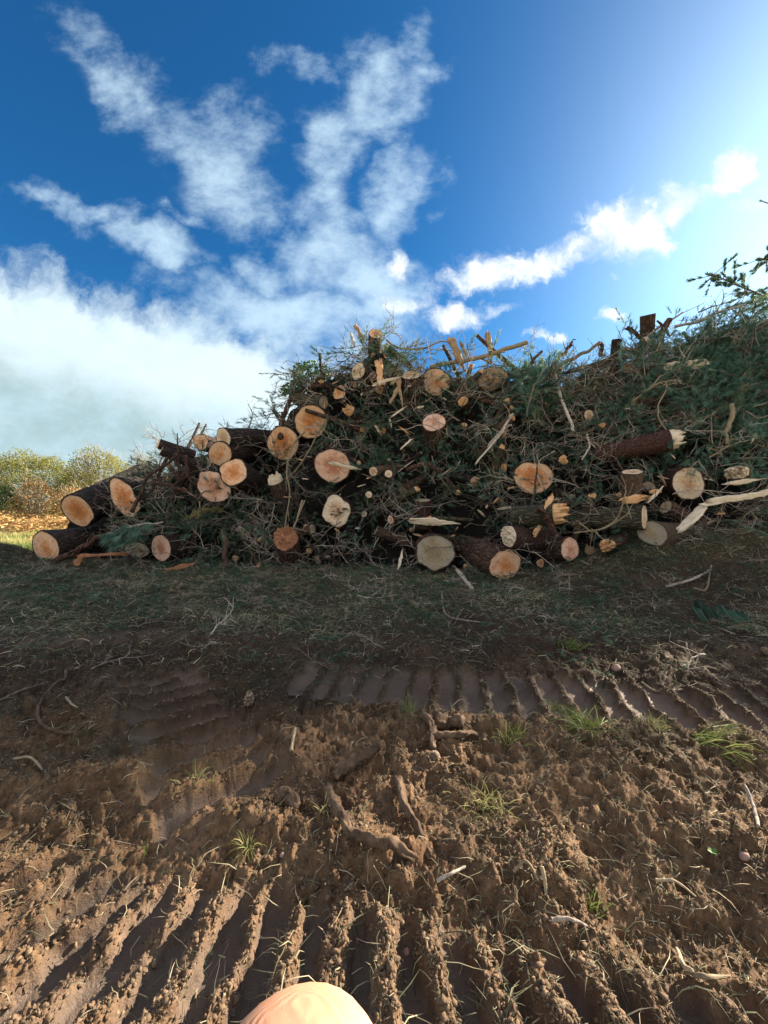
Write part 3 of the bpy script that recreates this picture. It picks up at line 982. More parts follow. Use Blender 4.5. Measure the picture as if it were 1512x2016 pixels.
LOGS = [
    # px, py, rpx, axis, L, label, kwargs
    (90, 1078, 34, (.06, .99, .06), 3.2, 'lowest log at the far left, round orange sawn end beside the dark soil heap', dict(Y=9.3, ex=1.04, ey=.95, bm='bark')),
    (153, 1005, 34, (.08, .98, .14), 2.6, 'thick black-barked log resting on the lowest left log, blunt pear-shaped sawn end', dict(Y=9.6, ex=.98, ey=1.06, lobes=((70, .10, 30), (200, .06, 40)))),
    (247, 984, 32, (.10, .98, .06), 2.2, 'forked log with a two-lobed orange sawn end right of the black-barked log', dict(Y=9.5, ex=.86, ey=1.1, lobes=((-110, .35, 32), (0, -.22, 22), (30, .15, 25), (170, -.1, 22)))),
    (270, 1083, 20, (-.1, .98, .1), 1.2, 'dull brown sawn end half hidden under the hanging green bough', dict(Y=9.2, ex=1.15, ey=.8, fm='sawn_grey')),
    (317, 1080, 27, (.15, .98, .03), 1.6, 'log low on the left with a bright arched sawn end beside the dull brown one', dict(Y=8.9, ex=.92, ey=1.0, lobes=((90, -.1, 50),), fm='sawn_pink')),
    (395, 870, 17, (.25, .96, -.05), 1.8, 'small round log with a snapped twig on top, highest on the left shoulder', dict(fm='sawn', out=.4)),
    (440, 863, 21, (.42, .90, .0), 2.4, 'long log lying sideways at the top of the left stack, narrow oval sawn end', dict(ex=1.0, ey=1.0, fm='sawn_pale', out=.5, Y=9.4)),
    (433, 894, 31, (.22, .97, -.02), 2.4, 'broad log wedged below the sideways log, sawn end half covered by the log under it', dict(ex=1.05, ey=.8, fm='sawn', Y=9.45)),
    (460, 930, 29, (.25, .96, -.06), 2.3, 'front log of the left stack, ringed orange face with a dark seam', dict(ex=1.02, ey=1.0, Y=9.0, lobes=((180, .12, 30), (150, -.12, 12)), fm='sawn')),
    (418, 957, 36, (.15, .98, 0), 1.8, 'torn and ragged log end at the bottom of the left stack above green needles', dict(ex=1.0, ey=.78, Y=9.15, split=(20, .05), irr=.09, fm='sawn_pink')),
    (557, 872, 33, (.05, .98, .05), 2.4, 'large round log end leaning against the one on its upper right, left of centre', dict(ex=.92, ey=1.05)),
    (612, 831, 35, (-.05, .98, .05), 2.4, 'largest golden round log end high on the left slope of the pile', dict(ex=.95, ey=1.0, lobes=((120, .06, 50),))),
    (655, 916, 36, (.1, .98, 0), 2.4, 'big two-tone heart-shaped log end with a pale splinter lying across it', dict(ex=.98, ey=1.02, lobes=((180, .10, 35), (-135, -.14, 18)), fm='sawn_pink')),
    (663, 1006, 33, (.1, .98, 0), 2.2, 'pale log end bitten at its upper right rim, with three small cones', dict(ex=.97, ey=.98, lobes=((-40, -.24, 22), (100, .04, 40)), fm='sawn_pale', irr=.07)),
    (735, 928, 10, (.6, .8, 0), 1.0, 'thin pole with an oval pale end, left of a pair in the dark centre', dict(fm='sawn_pale', out=.45, bm='bark_smooth')),
    (765, 933, 8, (-.3, .95, .05), 1.0, 'thin pole with a small round pale end, right of a pair in the dark centre', dict(fm='sawn_pale', out=.45, bm='bark_smooth')),
    (726, 974, 7, (.1, 1, .1), .8, 'thin pole end alone below the pair in the dark centre', dict(fm='sawn_pale', out=.4)),
    (769, 1023, 8, (.2, 1, .0), .8, 'small kidney-shaped pole end low in the dark centre', dict(fm='sawn_pink', out=.4, ex=.75, ey=1.15, rot=-20)),
    (717, 1012, 6, (.2, 1, .0), .6, 'little dim pole end right of the bitten log end', dict(fm='sawn_grey', out=.35)),
    (855, 831, 23, (.05, .80, -.60), 1.9, 'upright log with tall ridged bark and an orange top tilted to the viewer', dict(ex=1.0, ey=1.12, fm='sawn_pink', bm='bark_red', taper=.25, out=.6, lobes=((140, .12, 40),))),
    (810, 738, 20, (.05, .68, -.73), 1.15, 'upright dark log near the top of the pile with a pale slanted top', dict(ex=1.1, ey=1.0, fm='sawn_pale', bm='bark_red', taper=.02, out=.45)),
    (859, 752, 27, (.12, .98, .05), 1.8, 'reddish round log end with diagonal saw marks, just right of the upper upright log', dict(ex=1.0, ey=.9, fm='sawn', irr=.07)),
    (740, 657, 14, (.05, .85, -.50), .75, 'short stub standing on the very top of the pile with a round sawn end', dict(fm='sawn', bm='bark_red', out=.45, ex=1.0, ey=1.1)),
    (705, 731, 17, (.55, .83, -.02), 1.0, 'short log lying sideways below the peak with a narrow golden end', dict(fm='sawn_pale', bm='bark_red', out=.45)),
    (667, 773, 13, (.1, .98, .1), 1.0, 'small chipped reddish log end below the green leaves on the upper left', dict(irr=.12, fm='sawn', out=.35)),
    (637, 792, 13, (-.88, .46, .04), .95, 'mossy log lying sideways above the golden log end, grey end facing right', dict(fm='sawn_grey', bm='bark_moss', out=.35)),
    (1050, 940, 37, (.05, .98, -.02), 2.3, 'large golden log end right of centre crossed by an upright twig', dict(ex=1.0, ey=.9, fm='sawn', lobes=((-90, -.12, 14),))),
    (1159, 818, 12, (-.32, .94, 0), 1.9, 'slim log lying sideways on the right half with a small pale oval end', dict(fm='sawn_pale', bm='bark_purple', out=.45)),
    (856, 1089, 39, (-.12, .98, .12), 1.5, 'grey weathered log end with ridged grain standing on the ground at the centre', dict(ex=1.02, ey=.82, Y=7.75, fm='sawn_grey', bm='bark_red', irr=.08, lobes=((-90, .08, 25),))),
    (993, 1112, 37, (-.25, .95, .12), 1.8, 'knobbly orange log end lowest of all at the front of the pile', dict(ex=1.0, ey=.9, Y=7.2, irr=.10, fm='sawn', bm='bark_red', lobes=((60, .14, 25), (150, -.08, 20)))),
    (1122, 1080, 23, (-.32, .94, .02), 1.5, 'log with a smooth pink oval end pointing right, beside the knobbly orange one', dict(ex=1.0, ey=1.0, Y=7.2, fm='sawn_pink', bm='bark_red', rot=20)),
    (1355, 952, 32, (.15, .98, .03), 2.2, 'large pale egg-shaped log end on the right with a green sprig over its top', dict(ex=.86, ey=1.05, fm='sawn_pale', rot=-15, bm='bark_purple', out=.35)),
    (1245, 929, 19, (-.03, .30, -.95), .55, 'short smooth brown post standing upright with a flat pale top', dict(fm='sawn_pale', bm='bark_smooth', taper=.15, out=.55)),
    (1268, 1018, 20, (-.45, .88, -.03), 1.5, 'mossy log with a wavy pale end and a round sawn stub on its side', dict(ex=.85, ey=1.25, fm='sawn_pale', bm='bark_moss', Y=6.75, lobes=((180, -.18, 30),), stubs=((60, .22, .055, .10, 'sawn'),))),
    (1275, 669, 10, (.1, .9, -.3), .8, 'small tilted sawn end among the crossed stubs at the top of the right hump', dict(fm='sawn_pale', out=.3, bm='bark_red', ex=1.2, ey=.8)),
    (318, 886, 11, (.80, .56, -.25), .9, 'lower stub of a forked cut limb sticking out on the left shoulder', dict(fm='sawn_pale', out=.5, Y=9.1)),
    (313, 874, 10, (.80, .56, -.30), .8, 'upper stub of a forked cut limb sticking out on the left shoulder', dict(fm='fibre_pale', out=.5, Y=9.2, broken=.05)),
    (1320, 866, 18, (-.86, .42, -.26), 1.3, 'wet red-barked log snapped to pale splinters on the right side of the pile', dict(fm='fibre_pale', bm='bark_purple', broken=.22, out=.5, ey=1.2)),
    (1092, 1012, 20, (-.80, .58, .05), .75, 'mossy log ending in bright orange jagged splinters near the ground', dict(fm='fibre', bm='bark_moss', broken=.26, Y=7.0, ey=1.1)),
    (1003, 1056, 18, (.86, .50, -.12), 1.3, 'log torn open at its left end with a pale hollow, behind the knobbly orange one', dict(fm='fibre_pale', bm='bark_purple', broken=.12, Y=7.1, ey=1.2)),
    (562, 1062, 24, (.15, .75, -.6), .6, 'torn stump with flaking bark and glowing orange wood at the foot of the pile', dict(fm='fibre_red', bm='bark_red', broken=.16, Y=8.2, irr=.12, ex=1.0, ey=1.2)),
    (543, 948, 17, (.30, .45, -.84), .8, 'leaning torn post with a shredded pale tip left of centre', dict(fm='fibre_pale', bm='bark_red', broken=.18, out=.45)),
    (832, 985, 15, (.02, .25, -.96), .6, 'dark upright stub without a bright end below the tall ridged log', dict(fm='sawn_grey', bm='bark_purple', out=.3)),
    (1275, 620, 12, (.12, .35, -.92), .75, 'dark upright stub breaking the skyline on the right hump', dict(fm='sawn_grey', bm='bark_red', out=.2)),
    (970, 745, 30, (.3, .9, .0), 1.4, 'brown log with a dull dark face under the snapped snags at the top', dict(fm='fibre_old', bm='bark_red', broken=.08, out=.2, ey=.8)),
    (1108, 905, 9, (.2, .95, .1), .6, 'small splintered orange branch end above the large golden log', dict(fm='fibre', broken=.08, out=.5, irr=.15)),
    (1195, 1073, 16, (.85, .5, .05), .55, 'short yellow broken chunk on the grassy edge right of the pink oval end', dict(fm='fibre', bm='bark_red', broken=.16, Y=6.9, irr=.15, ey=.8)),
    (1450, 930, 20, (.75, .6, .05), 1.0, 'broken pale trunk end at the far right above the long split branch', dict(fm='fibre_pale', bm='bark_smooth', broken=.35, Y=6.9, ey=.7, irr=.1)),
    (1283, 1050, 30, (.9, .4, .0), 1.0, 'dull brown half-buried log on the grassy edge under the mossy one', dict(fm='sawn_grey', bm='bark_smooth', Y=6.7, ey=.8)),
    (1290, 968, 9, (.3, .9, -.2), .5, 'small orange chip-faced branch end right of the smooth brown post', dict(fm='fibre', broken=.05, out=.45, ex=1.3, ey=.6)),
    (912, 790, 9, (.5, .8, -.3), .7, 'snapped branch end with an orange hollow above the tall upright log', dict(fm='fibre', broken=.06, out=.4, ey=1.3, rot=40)),
    (690, 810, 10, (.7, .6, -.3), .7, 'branch with a slanting pink torn end pointing down left', dict(fm='fibre', broken=.18, out=.4, ey=1.1)),
    (1275, 960, 14, (.6, .8, -.1), 1.2, 'dark smooth branch crossing behind the smooth brown post', dict(fm='sawn_grey', bm='bark_purple', out=.1)),
    (1008, 822, 8, (-.5, .6, -.6), .7, 'grey snapped stick with an orange tip above the large golden log', dict(fm='fibre', bm='bark_smooth', broken=.06, out=.55)),
]


def build_logs():
    for (px, py, rpx, ax, L, lab, kw) in LOGS:
        cat = 'log' if rpx > 12 else 'pole'
        make_log(px, py, rpx, ax, L, lab, name='log' if rpx > 12 else 'cut_pole', cat=cat, **kw)


build_logs()


def slab(name, P0, P1, w, th, mat, label, cat='wood piece', seed=1, curve=0.0, up=(0, 0, 1), jag=0.25):
    """a torn plank: grain-wise ridged board with ragged ends, from P0 to P1"""
    P0, P1 = np.asarray(P0, float), np.asarray(P1, float)
    L = np.linalg.norm(P1 - P0)
    zax = (P1 - P0) / L
    u_ = unit(np.array(up, float) - zax * np.dot(up, zax))
    v_ = np.cross(zax, u_)
    n, k = 40, 36
    t = np.linspace(0, 1, n)
    th_ = np.arange(k) / k * 2 * PI
    prof = (0.25 + 0.75 * sst(t, 0, 0.05)) * (0.15 + 0.85 * sst(1 - t, 0, 0.10 + .35 * ((seed * 7) % 3) / 2)) * (0.85 + 0.28 * fbm(t * 2.2 + seed, t * 0 + seed, None, 1, 2, seed))
    prof[[0, -1]] *= 0.2
    T, A = np.meshgrid(t, th_, indexing='ij')
    wob = 0.25 * fbm(T * 3 + seed, A * 0 + seed, None, 1, 3, seed) + 0.15 * fbm(np.cos(A) * 2, np.sin(A) * 2, T * 4, 1, 3, seed)
    rib = 0.10 * fbm(np.cos(A) * 5, np.sin(A) * 5, T * 0.8, 1, 2, seed + 4)
    cx = np.sign(np.cos(A)) * np.abs(np.cos(A)) ** 0.6 * w / 2 * (1 + wob + rib) * prof[:, None]
    cx = cx + w * .16 * fbm(T * 3.1 + seed * 3, T * 0, None, 1, 3, seed + 11) + w * .10 * fbm(T * 14, np.sign(np.cos(A)) * 3, None, 1, 2, seed + 12)
    cy = np.sign(np.sin(A)) * np.abs(np.sin(A)) ** 0.6 * th / 2 * (1 + wob + rib * 2) * prof[:, None]
    jg = jag * L * 1.3 * (fbm(np.cos(A) * 5, np.sin(A) * 5, T * 0, 1, 3, seed + 7, .8)) * (sst(T, 0.75, 1) + sst(-T, -0.25, 0))
    gi = np.floor(np.arange(k) / 3 + .3)
    sp = (_hash(gi, gi * 0, gi * 0, seed * 3 + 1) - .5)[None] * sst(T, .6, 1) + (_hash(gi, gi * 0, gi * 0, seed * 3 + 2) - .5)[None] * sst(-T, -.4, 0)
    Z = T * L + jg * .4 + sp * min(.55 * L, .22)
    bendy = curve * L * (np.sin(T * PI))
    V = np.stack([cx, cy + bendy, Z], -1).reshape(-1, 3)
    i = np.arange(n - 1)[:, None] * k; j = np.arange(k)[None]
    F = np.stack([i + j, i + (j + 1) % k, i + k + (j + 1) % k, i + k + j], -1).reshape(-1, 4)
    mb = MB(); mb.add(V, F)
    o = mb.build(name, mat)
    o.matrix_world = Matrix(((u_[0], v_[0], zax[0], P0[0]), (u_[1], v_[1], zax[1], P0[1]), (u_[2], v_[2], zax[2], P0[2]), (0, 0, 0, 1)))
    return tag(o, label, cat)


def pp(px, py, out=0.45, Y=None):
    if Y is None: Y = pdepth(px, py)[0] - out
    return at(px, py, Y)


def build_slabs():
    S = [
        ((1313, 722, .5), (1386, 716, .5), .20, .07, 'fibre_pale', 'broad pale torn slab lying high in the green boughs on the right', 3, (0, -.3, 1)),
        ((812, 1024, None, 7.35), (894, 1028, None, 7.2), .17, .06, 'fibre_pale', 'cream split plank with a shredded left end above the grey weathered log', 5, (0, -.4, 1)),
        ((657, 912, .75), (706, 923, .75), .09, .04, 'fibre_pale', 'pale splinter lying across the heart-shaped log end', 7, (0, -.3, 1)),
        ((745, 712, .6), (748, 757, .6), .16, .06, 'fibre', 'orange wedge of split wood standing below the peak', 9, (1, 0, 0)),
        ((740, 756, .62), (790, 742, .62), .07, .03, 'fibre_pale', 'cream splinter lying flat at the foot of the orange wedge', 11, (0, 0, 1)),
        ((889, 669, .35), (912, 726, .45), .20, .08, 'fibre_old', 'jagged golden snag standing highest right of the peak', 13, (1, 0, 0)),
        ((960, 657, .35), (966, 712, .45), .15, .09, 'fibre_old', 'greyish snapped snag standing on the skyline right of the golden one', 15, (1, 0, 0)),
        ((908, 678, .2), (922, 705, .3), .09, .05, 'fibre_old', 'short broken spike just behind the golden snag', 16, (1, 0, 0)),
        ((771, 820, .6), (800, 800, .6), .05, .03, 'fibre_pale', 'small white splinter in the dark brush below the upper upright log', 17, (0, 0, 1)),
        ((1341, 1040, None, 6.3), (1392, 990, None, 6.5), .16, .04, 'fibre_pale', 'white slab of split wood leaning on the grassy edge at the right', 19, (1, 0, .6)),
        ((1388, 990, None, 6.45), (1530, 966, None, 6.6), .13, .07, 'fibre_pale', 'long tan split branch running out of the picture at the right', 21, (0, 0, 1)),
        ((1432, 952, None, 6.7), (1498, 944, None, 6.7), .08, .05, 'fibre_pale', 'bundle of pale splinters below the broken trunk end at the far right', 23, (0, 0, 1)),
        ((152, 1110, None, 8.6), (165, 1092, None, 8.6), .16, .10, 'fibre_red', 'reddish torn root flare at the left foot of the pile', 25, (1, 0, 0)),
        ((160, 1094, None, 8.65), (250, 1091, None, 8.65), .09, .10, 'fibre_red', 'flat red-brown splintered plank in front of the hanging green bough', 27, (0, 0, 1)),
        ((318, 1126, None, 8.0), (386, 1108, None, 8.0), .12, .05, 'fibre_red', 'orange-red plank lying on the litter in front of the arched log end', 29, (0, 0, 1)),
        ((1225, 985, None, 6.85), (1274, 978, None, 6.8), .14, .05, 'fibre', 'curved orange chip under the smooth brown post', 31, (0, 0, 1)),
        ((1278, 985, None, 6.7), (1302, 962, None, 6.8), .06, .03, 'fibre_pale', 'narrow white splinter right of the smooth brown post', 33, (0, 0, 1)),
        ((786, 1113, None, 7.5), (792, 1085, None, 7.6), .07, .03, 'fibre_pale', 'short upright pale splinter left of the grey weathered log', 35, (1, 0, 0)),
        ((1076, 1000, None, 6.95), (1086, 975, None, 7.05), .10, .06, 'fibre', 'orange-brown wedge propped under the large golden log', 37, (1, 0, 0)),
        ((1052, 1052, None, 7.1), (1064, 1034, None, 7.1), .10, .05, 'fibre', 'yellow wedge in the dark gap between the two torn logs', 39, (1, 0, 0)),
        ((783, 745, .5), (792, 800, .5), .12, .06, 'fibre_old', 'dark red torn strip against the left side of the upper upright log', 41, (1, 0, 0)),
        ((770, 790, .5), (783, 762, .5), .12, .05, 'fibre_old', 'curled brown bark strip below the cream splinter', 43, (1, 0, 0)),
        ((1480, 870, .5), (1490, 848, .5), .05, .03, 'fibre_pale', 'tiny pale chip at the right edge', 44, (1, 0, 0)),
    ]
    for a, b, w, th, mt, lab, sd, up in S:
        slab('split_wood', pp(*a), pp(*b), w, th, M[mt], lab, 'split wood', sd, curve=0.03, up=up)


build_slabs()


def branch(path, r0, r1, label, mat='stick', side=3, tip=True, name='branch', cat='branch', seed=None, Y=None, out=0.45, k=8, rough=0.15, sl=0.3, group=None):
    """a hand-placed limb through photo points (px, py[, extra depth]) with a few side twigs"""
    if seed is None:
        _ls[0] += 7
        seed = _ls[0]
    if mat == 'stick' and r0 >= .04: mat = 'bark_red'
    pts = []
    for q in path:
        e = q[2] if len(q) > 2 else 0
        yy = (Y if Y is not None else pdepth(q[0], q[1])[0] - out) + e
        pts.append(at(q[0], q[1], yy))
    n = max(12, 6 * len(pts))
    P = wobble(spline(pts, n), r0 * 0.45, 0.35, seed)
    mb = MB()
    rad = np.linspace(r0, r1, n)
    O = P[0].copy()
    add_tube(mb, P - O, rad, k, rough, seed, 0.5)
    r_ = np.random.default_rng(seed)
    root = mb.build(name, M[mat], smooth=True)
    root.location = O
    for s_ in range(side):
        mb2 = MB()
        i = r_.integers(n // 4, n - 1)
        t = unit(P[i] - P[i - 1])
        d = unit(t * 0.6 + r_.normal(size=3) * 0.7 + np.array([0, -.2, .2]))
        L = sl * r_.uniform(.5, 1.3)
        q = [P[i], P[i] + d * L * .5, P[i] + d * L + r_.normal(size=3) * L * .2]
        add_tube(mb2, spline(q, 8) - O, np.linspace(rad[i] * .5, r1 * .35, 8), 5, 0, seed, 0.6)
        mb2.build('side_twig', M[mat], root, smooth=True)
    return tag(root, label, cat, group)


def build_hero_branches():
    B = [
        ([(260, 1010), (275, 975), (290, 940), (318, 920), (345, 900)], .045, .03, 'dark limb curving up over the forked log on the left', 'stick', dict(Y=8.8)),
        ([(300, 950), (330, 955), (365, 968), (395, 985)], .05, .035, 'thick dark limb pointing down right into the green needles on the left', 'stick', dict(Y=8.8)),
        ([(115, 1105), (160, 1080), (205, 1050)], .075, .05, 'dark fallen pole lying beside the lowest left log', 'stick', dict(Y=8.7)),
        ([(345, 890), (352, 920), (348, 950), (335, 985)], .06, .03, 'crooked dark root hanging down on the left shoulder', 'stick', dict(Y=8.95)),
        ([(365, 895), (368, 925), (378, 955)], .05, .025, 'second crooked root hanging beside the first on the left shoulder', 'stick', dict(Y=8.95)),
        ([(330, 900), (315, 930), (300, 960), (285, 985)], .04, .02, 'thin arched root between the forked log and the left shoulder', 'stick', dict(Y=8.9)),
        ([(350, 895), (350, 870), (349, 852)], .022, .01, 'upright thin twig on the left shoulder against the sky', 'stick', dict(Y=9.1)),
        ([(396, 858), (400, 846), (407, 835)], .03, .018, 'short snapped peg on top of the small round log', 'stick_tan', dict(Y=9.0, side=0)),
        ([(550, 862), (560, 815), (580, 775), (635, 758)], .075, .05, 'bent brown limb arching over the mossy log on the upper left', 'stick', dict(out=.5)),
        ([(490, 845), (497, 815), (488, 795)], .02, .008, 'bare sprig standing on the left slope against the cloud', 'stick', dict(out=.4)),
        ([(600, 850), (575, 880), (565, 930), (570, 975), (560, 1040)], .022, .012, 'long grey vine-like branch hanging between the two large round ends', 'stick_tan', dict(out=.8, side=6)),
        ([(640, 830), (600, 900), (580, 930)], .018, .012, 'thin pale branch crossing in front of the large round log ends', 'stick_tan', dict(out=.8)),
        ([(596, 985), (585, 1020), (578, 1040), (600, 985)], .02, .012, 'forked pale twig standing above the torn stump', 'stick_tan', dict(Y=8.0)),
        ([(700, 640), (707, 655), (716, 668)], .055, .04, 'snapped spike leaning left of the topmost stub', 'fibre_old', dict(out=.5, side=0)),
        ([(690, 655), (694, 668), (698, 685)], .03, .03, 'small knob-headed stick left of the peak', 'stick', dict(out=.5, side=0)),
        ([(760, 670), (790, 686), (835, 685), (870, 672), (900, 680)], .028, .015, 'thin limb stretching right from the peak against the sky', 'stick_tan', dict(out=.3, side=8, sl=.5)),
        ([(845, 722), (900, 712), (960, 700), (1005, 685), (1040, 674)], .05, .06, 'long smooth limb slanting up to a sawn tip on the skyline', 'stick_tan', dict(out=.4)),
        ([(770, 655), (785, 660), (795, 675), (803, 715)], .012, .008, 'wiry twig looping down right of the peak', 'stick', dict(out=.3, side=6)),
        ([(1075, 740), (1110, 715), (1150, 695), (1180, 675)], .05, .035, 'tan curved limb reaching the skyline right of centre', 'stick_tan', dict(out=.4, side=2)),
        ([(1080, 735), (1100, 705), (1120, 685), (1125, 672)], .06, .03, 'crooked dark snag beside the tan curved limb', 'stick', dict(out=.3, side=2)),
        ([(1182, 700), (1184, 685), (1183, 674)], .05, .045, 'stubby post at the end of the tan curved limb', 'stick', dict(out=.3, side=0)),
        ([(1025, 735), (1045, 712), (1066, 690)], .05, .035, 'short thick snag between the long limb and the green clump', 'stick', dict(out=.3, side=2)),
        ([(1092, 740), (1105, 780), (1118, 820), (1130, 850)], .035, .03, 'grey branch hanging straight down right of centre', 'stick', dict(out=.7, side=3)),
        ([(1040, 700), (1050, 660), (1058, 640)], .014, .006, 'wispy twig standing tall above the green clump', 'stick', dict(out=.2, side=5)),
        ([(960, 880), (985, 850), (1010, 815)], .03, .025, 'bundle of grey sticks leaning up toward the orange tip', 'stick', dict(out=.75, side=4)),
        ([(935, 915), (960, 885), (985, 855), (1000, 830)], .02, .018, 'second grey stick of the leaning bundle right of centre', 'stick', dict(out=.8, side=4)),
        ([(1045, 1000), (1055, 950), (1058, 890)], .03, .012, 'upright twig crossing the large golden log end', 'stick', dict(out=.7, side=4)),
        ([(1275, 725), (1290, 690), (1305, 655), (1318, 628)], .09, .07, 'thick grey snag leaning right on the skyline of the right hump', 'stick', dict(out=.35, side=2)),
        ([(1235, 645), (1255, 660), (1275, 680)], .05, .04, 'short crossing snag left of the leaning one on the right hump', 'stick', dict(out=.3, side=2)),
        ([(1250, 690), (1290, 650), (1345, 615)], .03, .02, 'thin limb crossing behind the snags on the right hump', 'stick', dict(out=.2, side=4)),
        ([(1330, 642), (1380, 632), (1420, 612), (1470, 600)], .035, .02, 'long grey limb along the skyline at the far right', 'stick', dict(out=.3, side=6)),
        ([(1375, 615), (1400, 605), (1440, 592)], .02, .01, 'dead twig pointing right just above the far right skyline', 'stick', dict(out=.1, side=4)),
        ([(1400, 660), (1450, 652), (1512, 648), (1560, 640)], .05, .04, 'tan limb lying along the green boughs at the far right', 'stick_tan', dict(out=.4, side=2)),
        ([(1440, 795), (1438, 830), (1428, 855), (1436, 875)], .045, .03, 'pale bent branch hanging in the green boughs on the right', 'stick_tan', dict(out=.6, side=2)),
        ([(1436, 877), (1415, 890), (1395, 902)], .02, .014, 'thin pale stick pointing down left from the bent branch', 'stick_tan', dict(out=.6, side=1)),
        ([(1245, 790), (1300, 752), (1312, 765), (1296, 800), (1300, 830), (1315, 850)], .018, .012, 'pale looping vine on the right half of the pile', 'stick_tan', dict(out=.6, side=1)),
        ([(1180, 720), (1230, 685), (1262, 700), (1270, 740)], .016, .012, 'arched vine over the twig tangle', 'stick_tan', dict(out=.6, side=1)),
        ([(1155, 855), (1160, 880), (1145, 905)], .02, .014, 'grey twig right of the large golden log', 'stick', dict(out=.7, side=3)),
        ([(870, 930), (840, 915), (800, 925)], .05, .04, 'dark limb between the pair of poles and the tall upright log', 'stick', dict(out=.4, side=2)),
        ([(1090, 1052), (1075, 1020), (1060, 1000)], .06, .05, 'dark curved limb below the orange jagged splinters', 'stick', dict(Y=6.9, side=1)),
        ([(1130, 1050), (1190, 1040), (1240, 1010)], .015, .012, 'thin green-grey vine looping over the mossy log', 'stick_tan', dict(Y=6.5, side=6)),
        ([(1140, 1030), (1170, 1045), (1215, 1020), (1232, 965)], .014, .012, 'second thin vine looping over the mossy log', 'stick_tan', dict(Y=6.5, side=6)),
        ([(440, 1125), (444, 1095), (447, 1060)], .055, .045, 'pale weathered stub standing under the green needles at the left foot', 'bark_smooth', dict(Y=8.4, side=0)),
    ]
    for path, r0, r1, lab, mt, kw in B:
        branch(path, r0, r1, lab, mt, **kw)


build_hero_branches()

# ------------------------------------------------------------------ boughs and twigs (prototypes, then copies)

def add_needles(mb, base, d, n, L, spread, w=0.004, droop=0.0, r_=rng, tint=None):
    """tuft of long needles leaving base around direction d"""
    d = unit(d)
    D = r_.normal(size=(n, 3))
    D = d[None] + spread * D / np.linalg.norm(D, axis=1)[:, None] * r_.uniform(0.4, 1.1, (n, 1))
    D[:, 2] -= droop * r_.uniform(0.5, 1.2, n)
    D /= np.linalg.norm(D, axis=1)[:, None]
    ll = L * r_.uniform(0.65, 1.15, (n, 1))
    off = d[None] * r_.uniform(-0.25, 0.35, (n, 1)) * L
    b = np.asarray(base)[None] + off
    tip = b + D * ll
    tip[:, 2] -= 0.12 * droop * ll[:, 0]
    side = np.cross(D, r_.normal(size=(n, 3)))
    side /= np.linalg.norm(side, axis=1)[:, None] + 1e-9
    V = np.stack([b - side * w / 2, b + side * w / 2, tip], 1).reshape(-1, 3)
    F = np.arange(3 * n).reshape(-1, 3)
    a = np.repeat(np.clip((r_.uniform(0.15, 0.75) if tint is None else tint) + r_.normal(size=n) * 0.22, 0, 1), 3)
    mb.add(V, F, a)


def bough_proto(seed, L=0.75, nt=11, nn=34, nl=0.13, droop=0.25, w=0.005, needle='needle', name='pine_bough', spread=0.75):
    r_ = np.random.default_rng(seed)
    wood, ned = MB(), MB()
    main = wobble(spline([(0, 0, 0), (L * .35, .04, .02), (L * .7, -.03, -.03), (L, .02, -.10)], 14), 0.02, .6, seed)
    add_tube(wood, main, np.linspace(0.013, 0.004, 14), 5, 0, seed, 0.35)
    for i in range(nt):
        t = int(np.clip(2 + i * 12 / nt, 2, 13))
        p = main[t]
        sd = 1 if i % 2 else -1
        d = unit([0.75, sd * r_.uniform(.5, 1.0), r_.uniform(-.35, .5)]) if i < nt - 1 else unit([1, 0, -.1])
        ls = r_.uniform(.06, .22) * L / .75
        e = p + d * ls
        e[2] -= droop * ls * .5
        add_tube(wood, spline([p, (p + e) / 2 + [0, 0, .01], e], 5), np.linspace(.006, .003, 5), 4, 0, 0, 0.35, cap=False)
        add_needles(ned, e, d, nn, nl, spread, w, droop, r_)
        if r_.random() < .7: add_needles(ned, (p + e) / 2, d, nn // 2, nl * .9, spread, w, droop, r_)
    root = wood.build(name, M['stick'])
    ned.build('needles', M[needle], root)
    return root


def twig_proto(seed, L=1.0, ns=7, name='bare_branch', r=0.011, mat='stick'):
    r_ = np.random.default_rng(seed)
    mb = MB()
    main = wobble(spline([(0, 0, 0), (L * .3, r_.uniform(-.06, .06), .04), (L * .65, r_.uniform(-.15, .15), .02), (L, r_.uniform(-.2, .2), r_.uniform(-.2, .2))], 16), 0.014, .6, seed)
    add_tube(mb, main, np.linspace(r, r * .35, 16), 5, 0, seed, 0.45)
    for i in range(ns):
        t = r_.integers(2, 15)
        d = unit([r_.uniform(.2, 1), r_.normal() * .8, r_.normal() * .8])
        l = L * r_.uniform(.15, .5)
        q = wobble(spline([main[t], main[t] + d * l * .5 + r_.normal(size=3) * .03, main[t] + d * l + r_.normal(size=3) * .04], 8), .005, .8, seed + i)
        add_tube(mb, q, np.linspace(r * .55, r * .22, 8), 4, 0, 0, r_.uniform(.3, .8), cap=False)
        for k_ in range(2):
            u_ = r_.integers(2, 7)
            d2 = unit(d + r_.normal(size=3) * .8)
            l2 = l * r_.uniform(.3, .6)
            add_tube(mb, spline([q[u_], q[u_] + d2 * l2 * .5, q[u_] + d2 * l2 + r_.normal(size=3) * .03], 5), np.linspace(r * .3, r * .15, 5), 3, 0, 0, r_.uniform(.3, .9), cap=False)
    return mb.build(name, M[mat])


def copy_thing(root):
    c = root.copy()
    COL.objects.link(c)
    for ch in root.children:
        k = ch.copy()
        COL.objects.link(k)
        k.parent = c
    return c


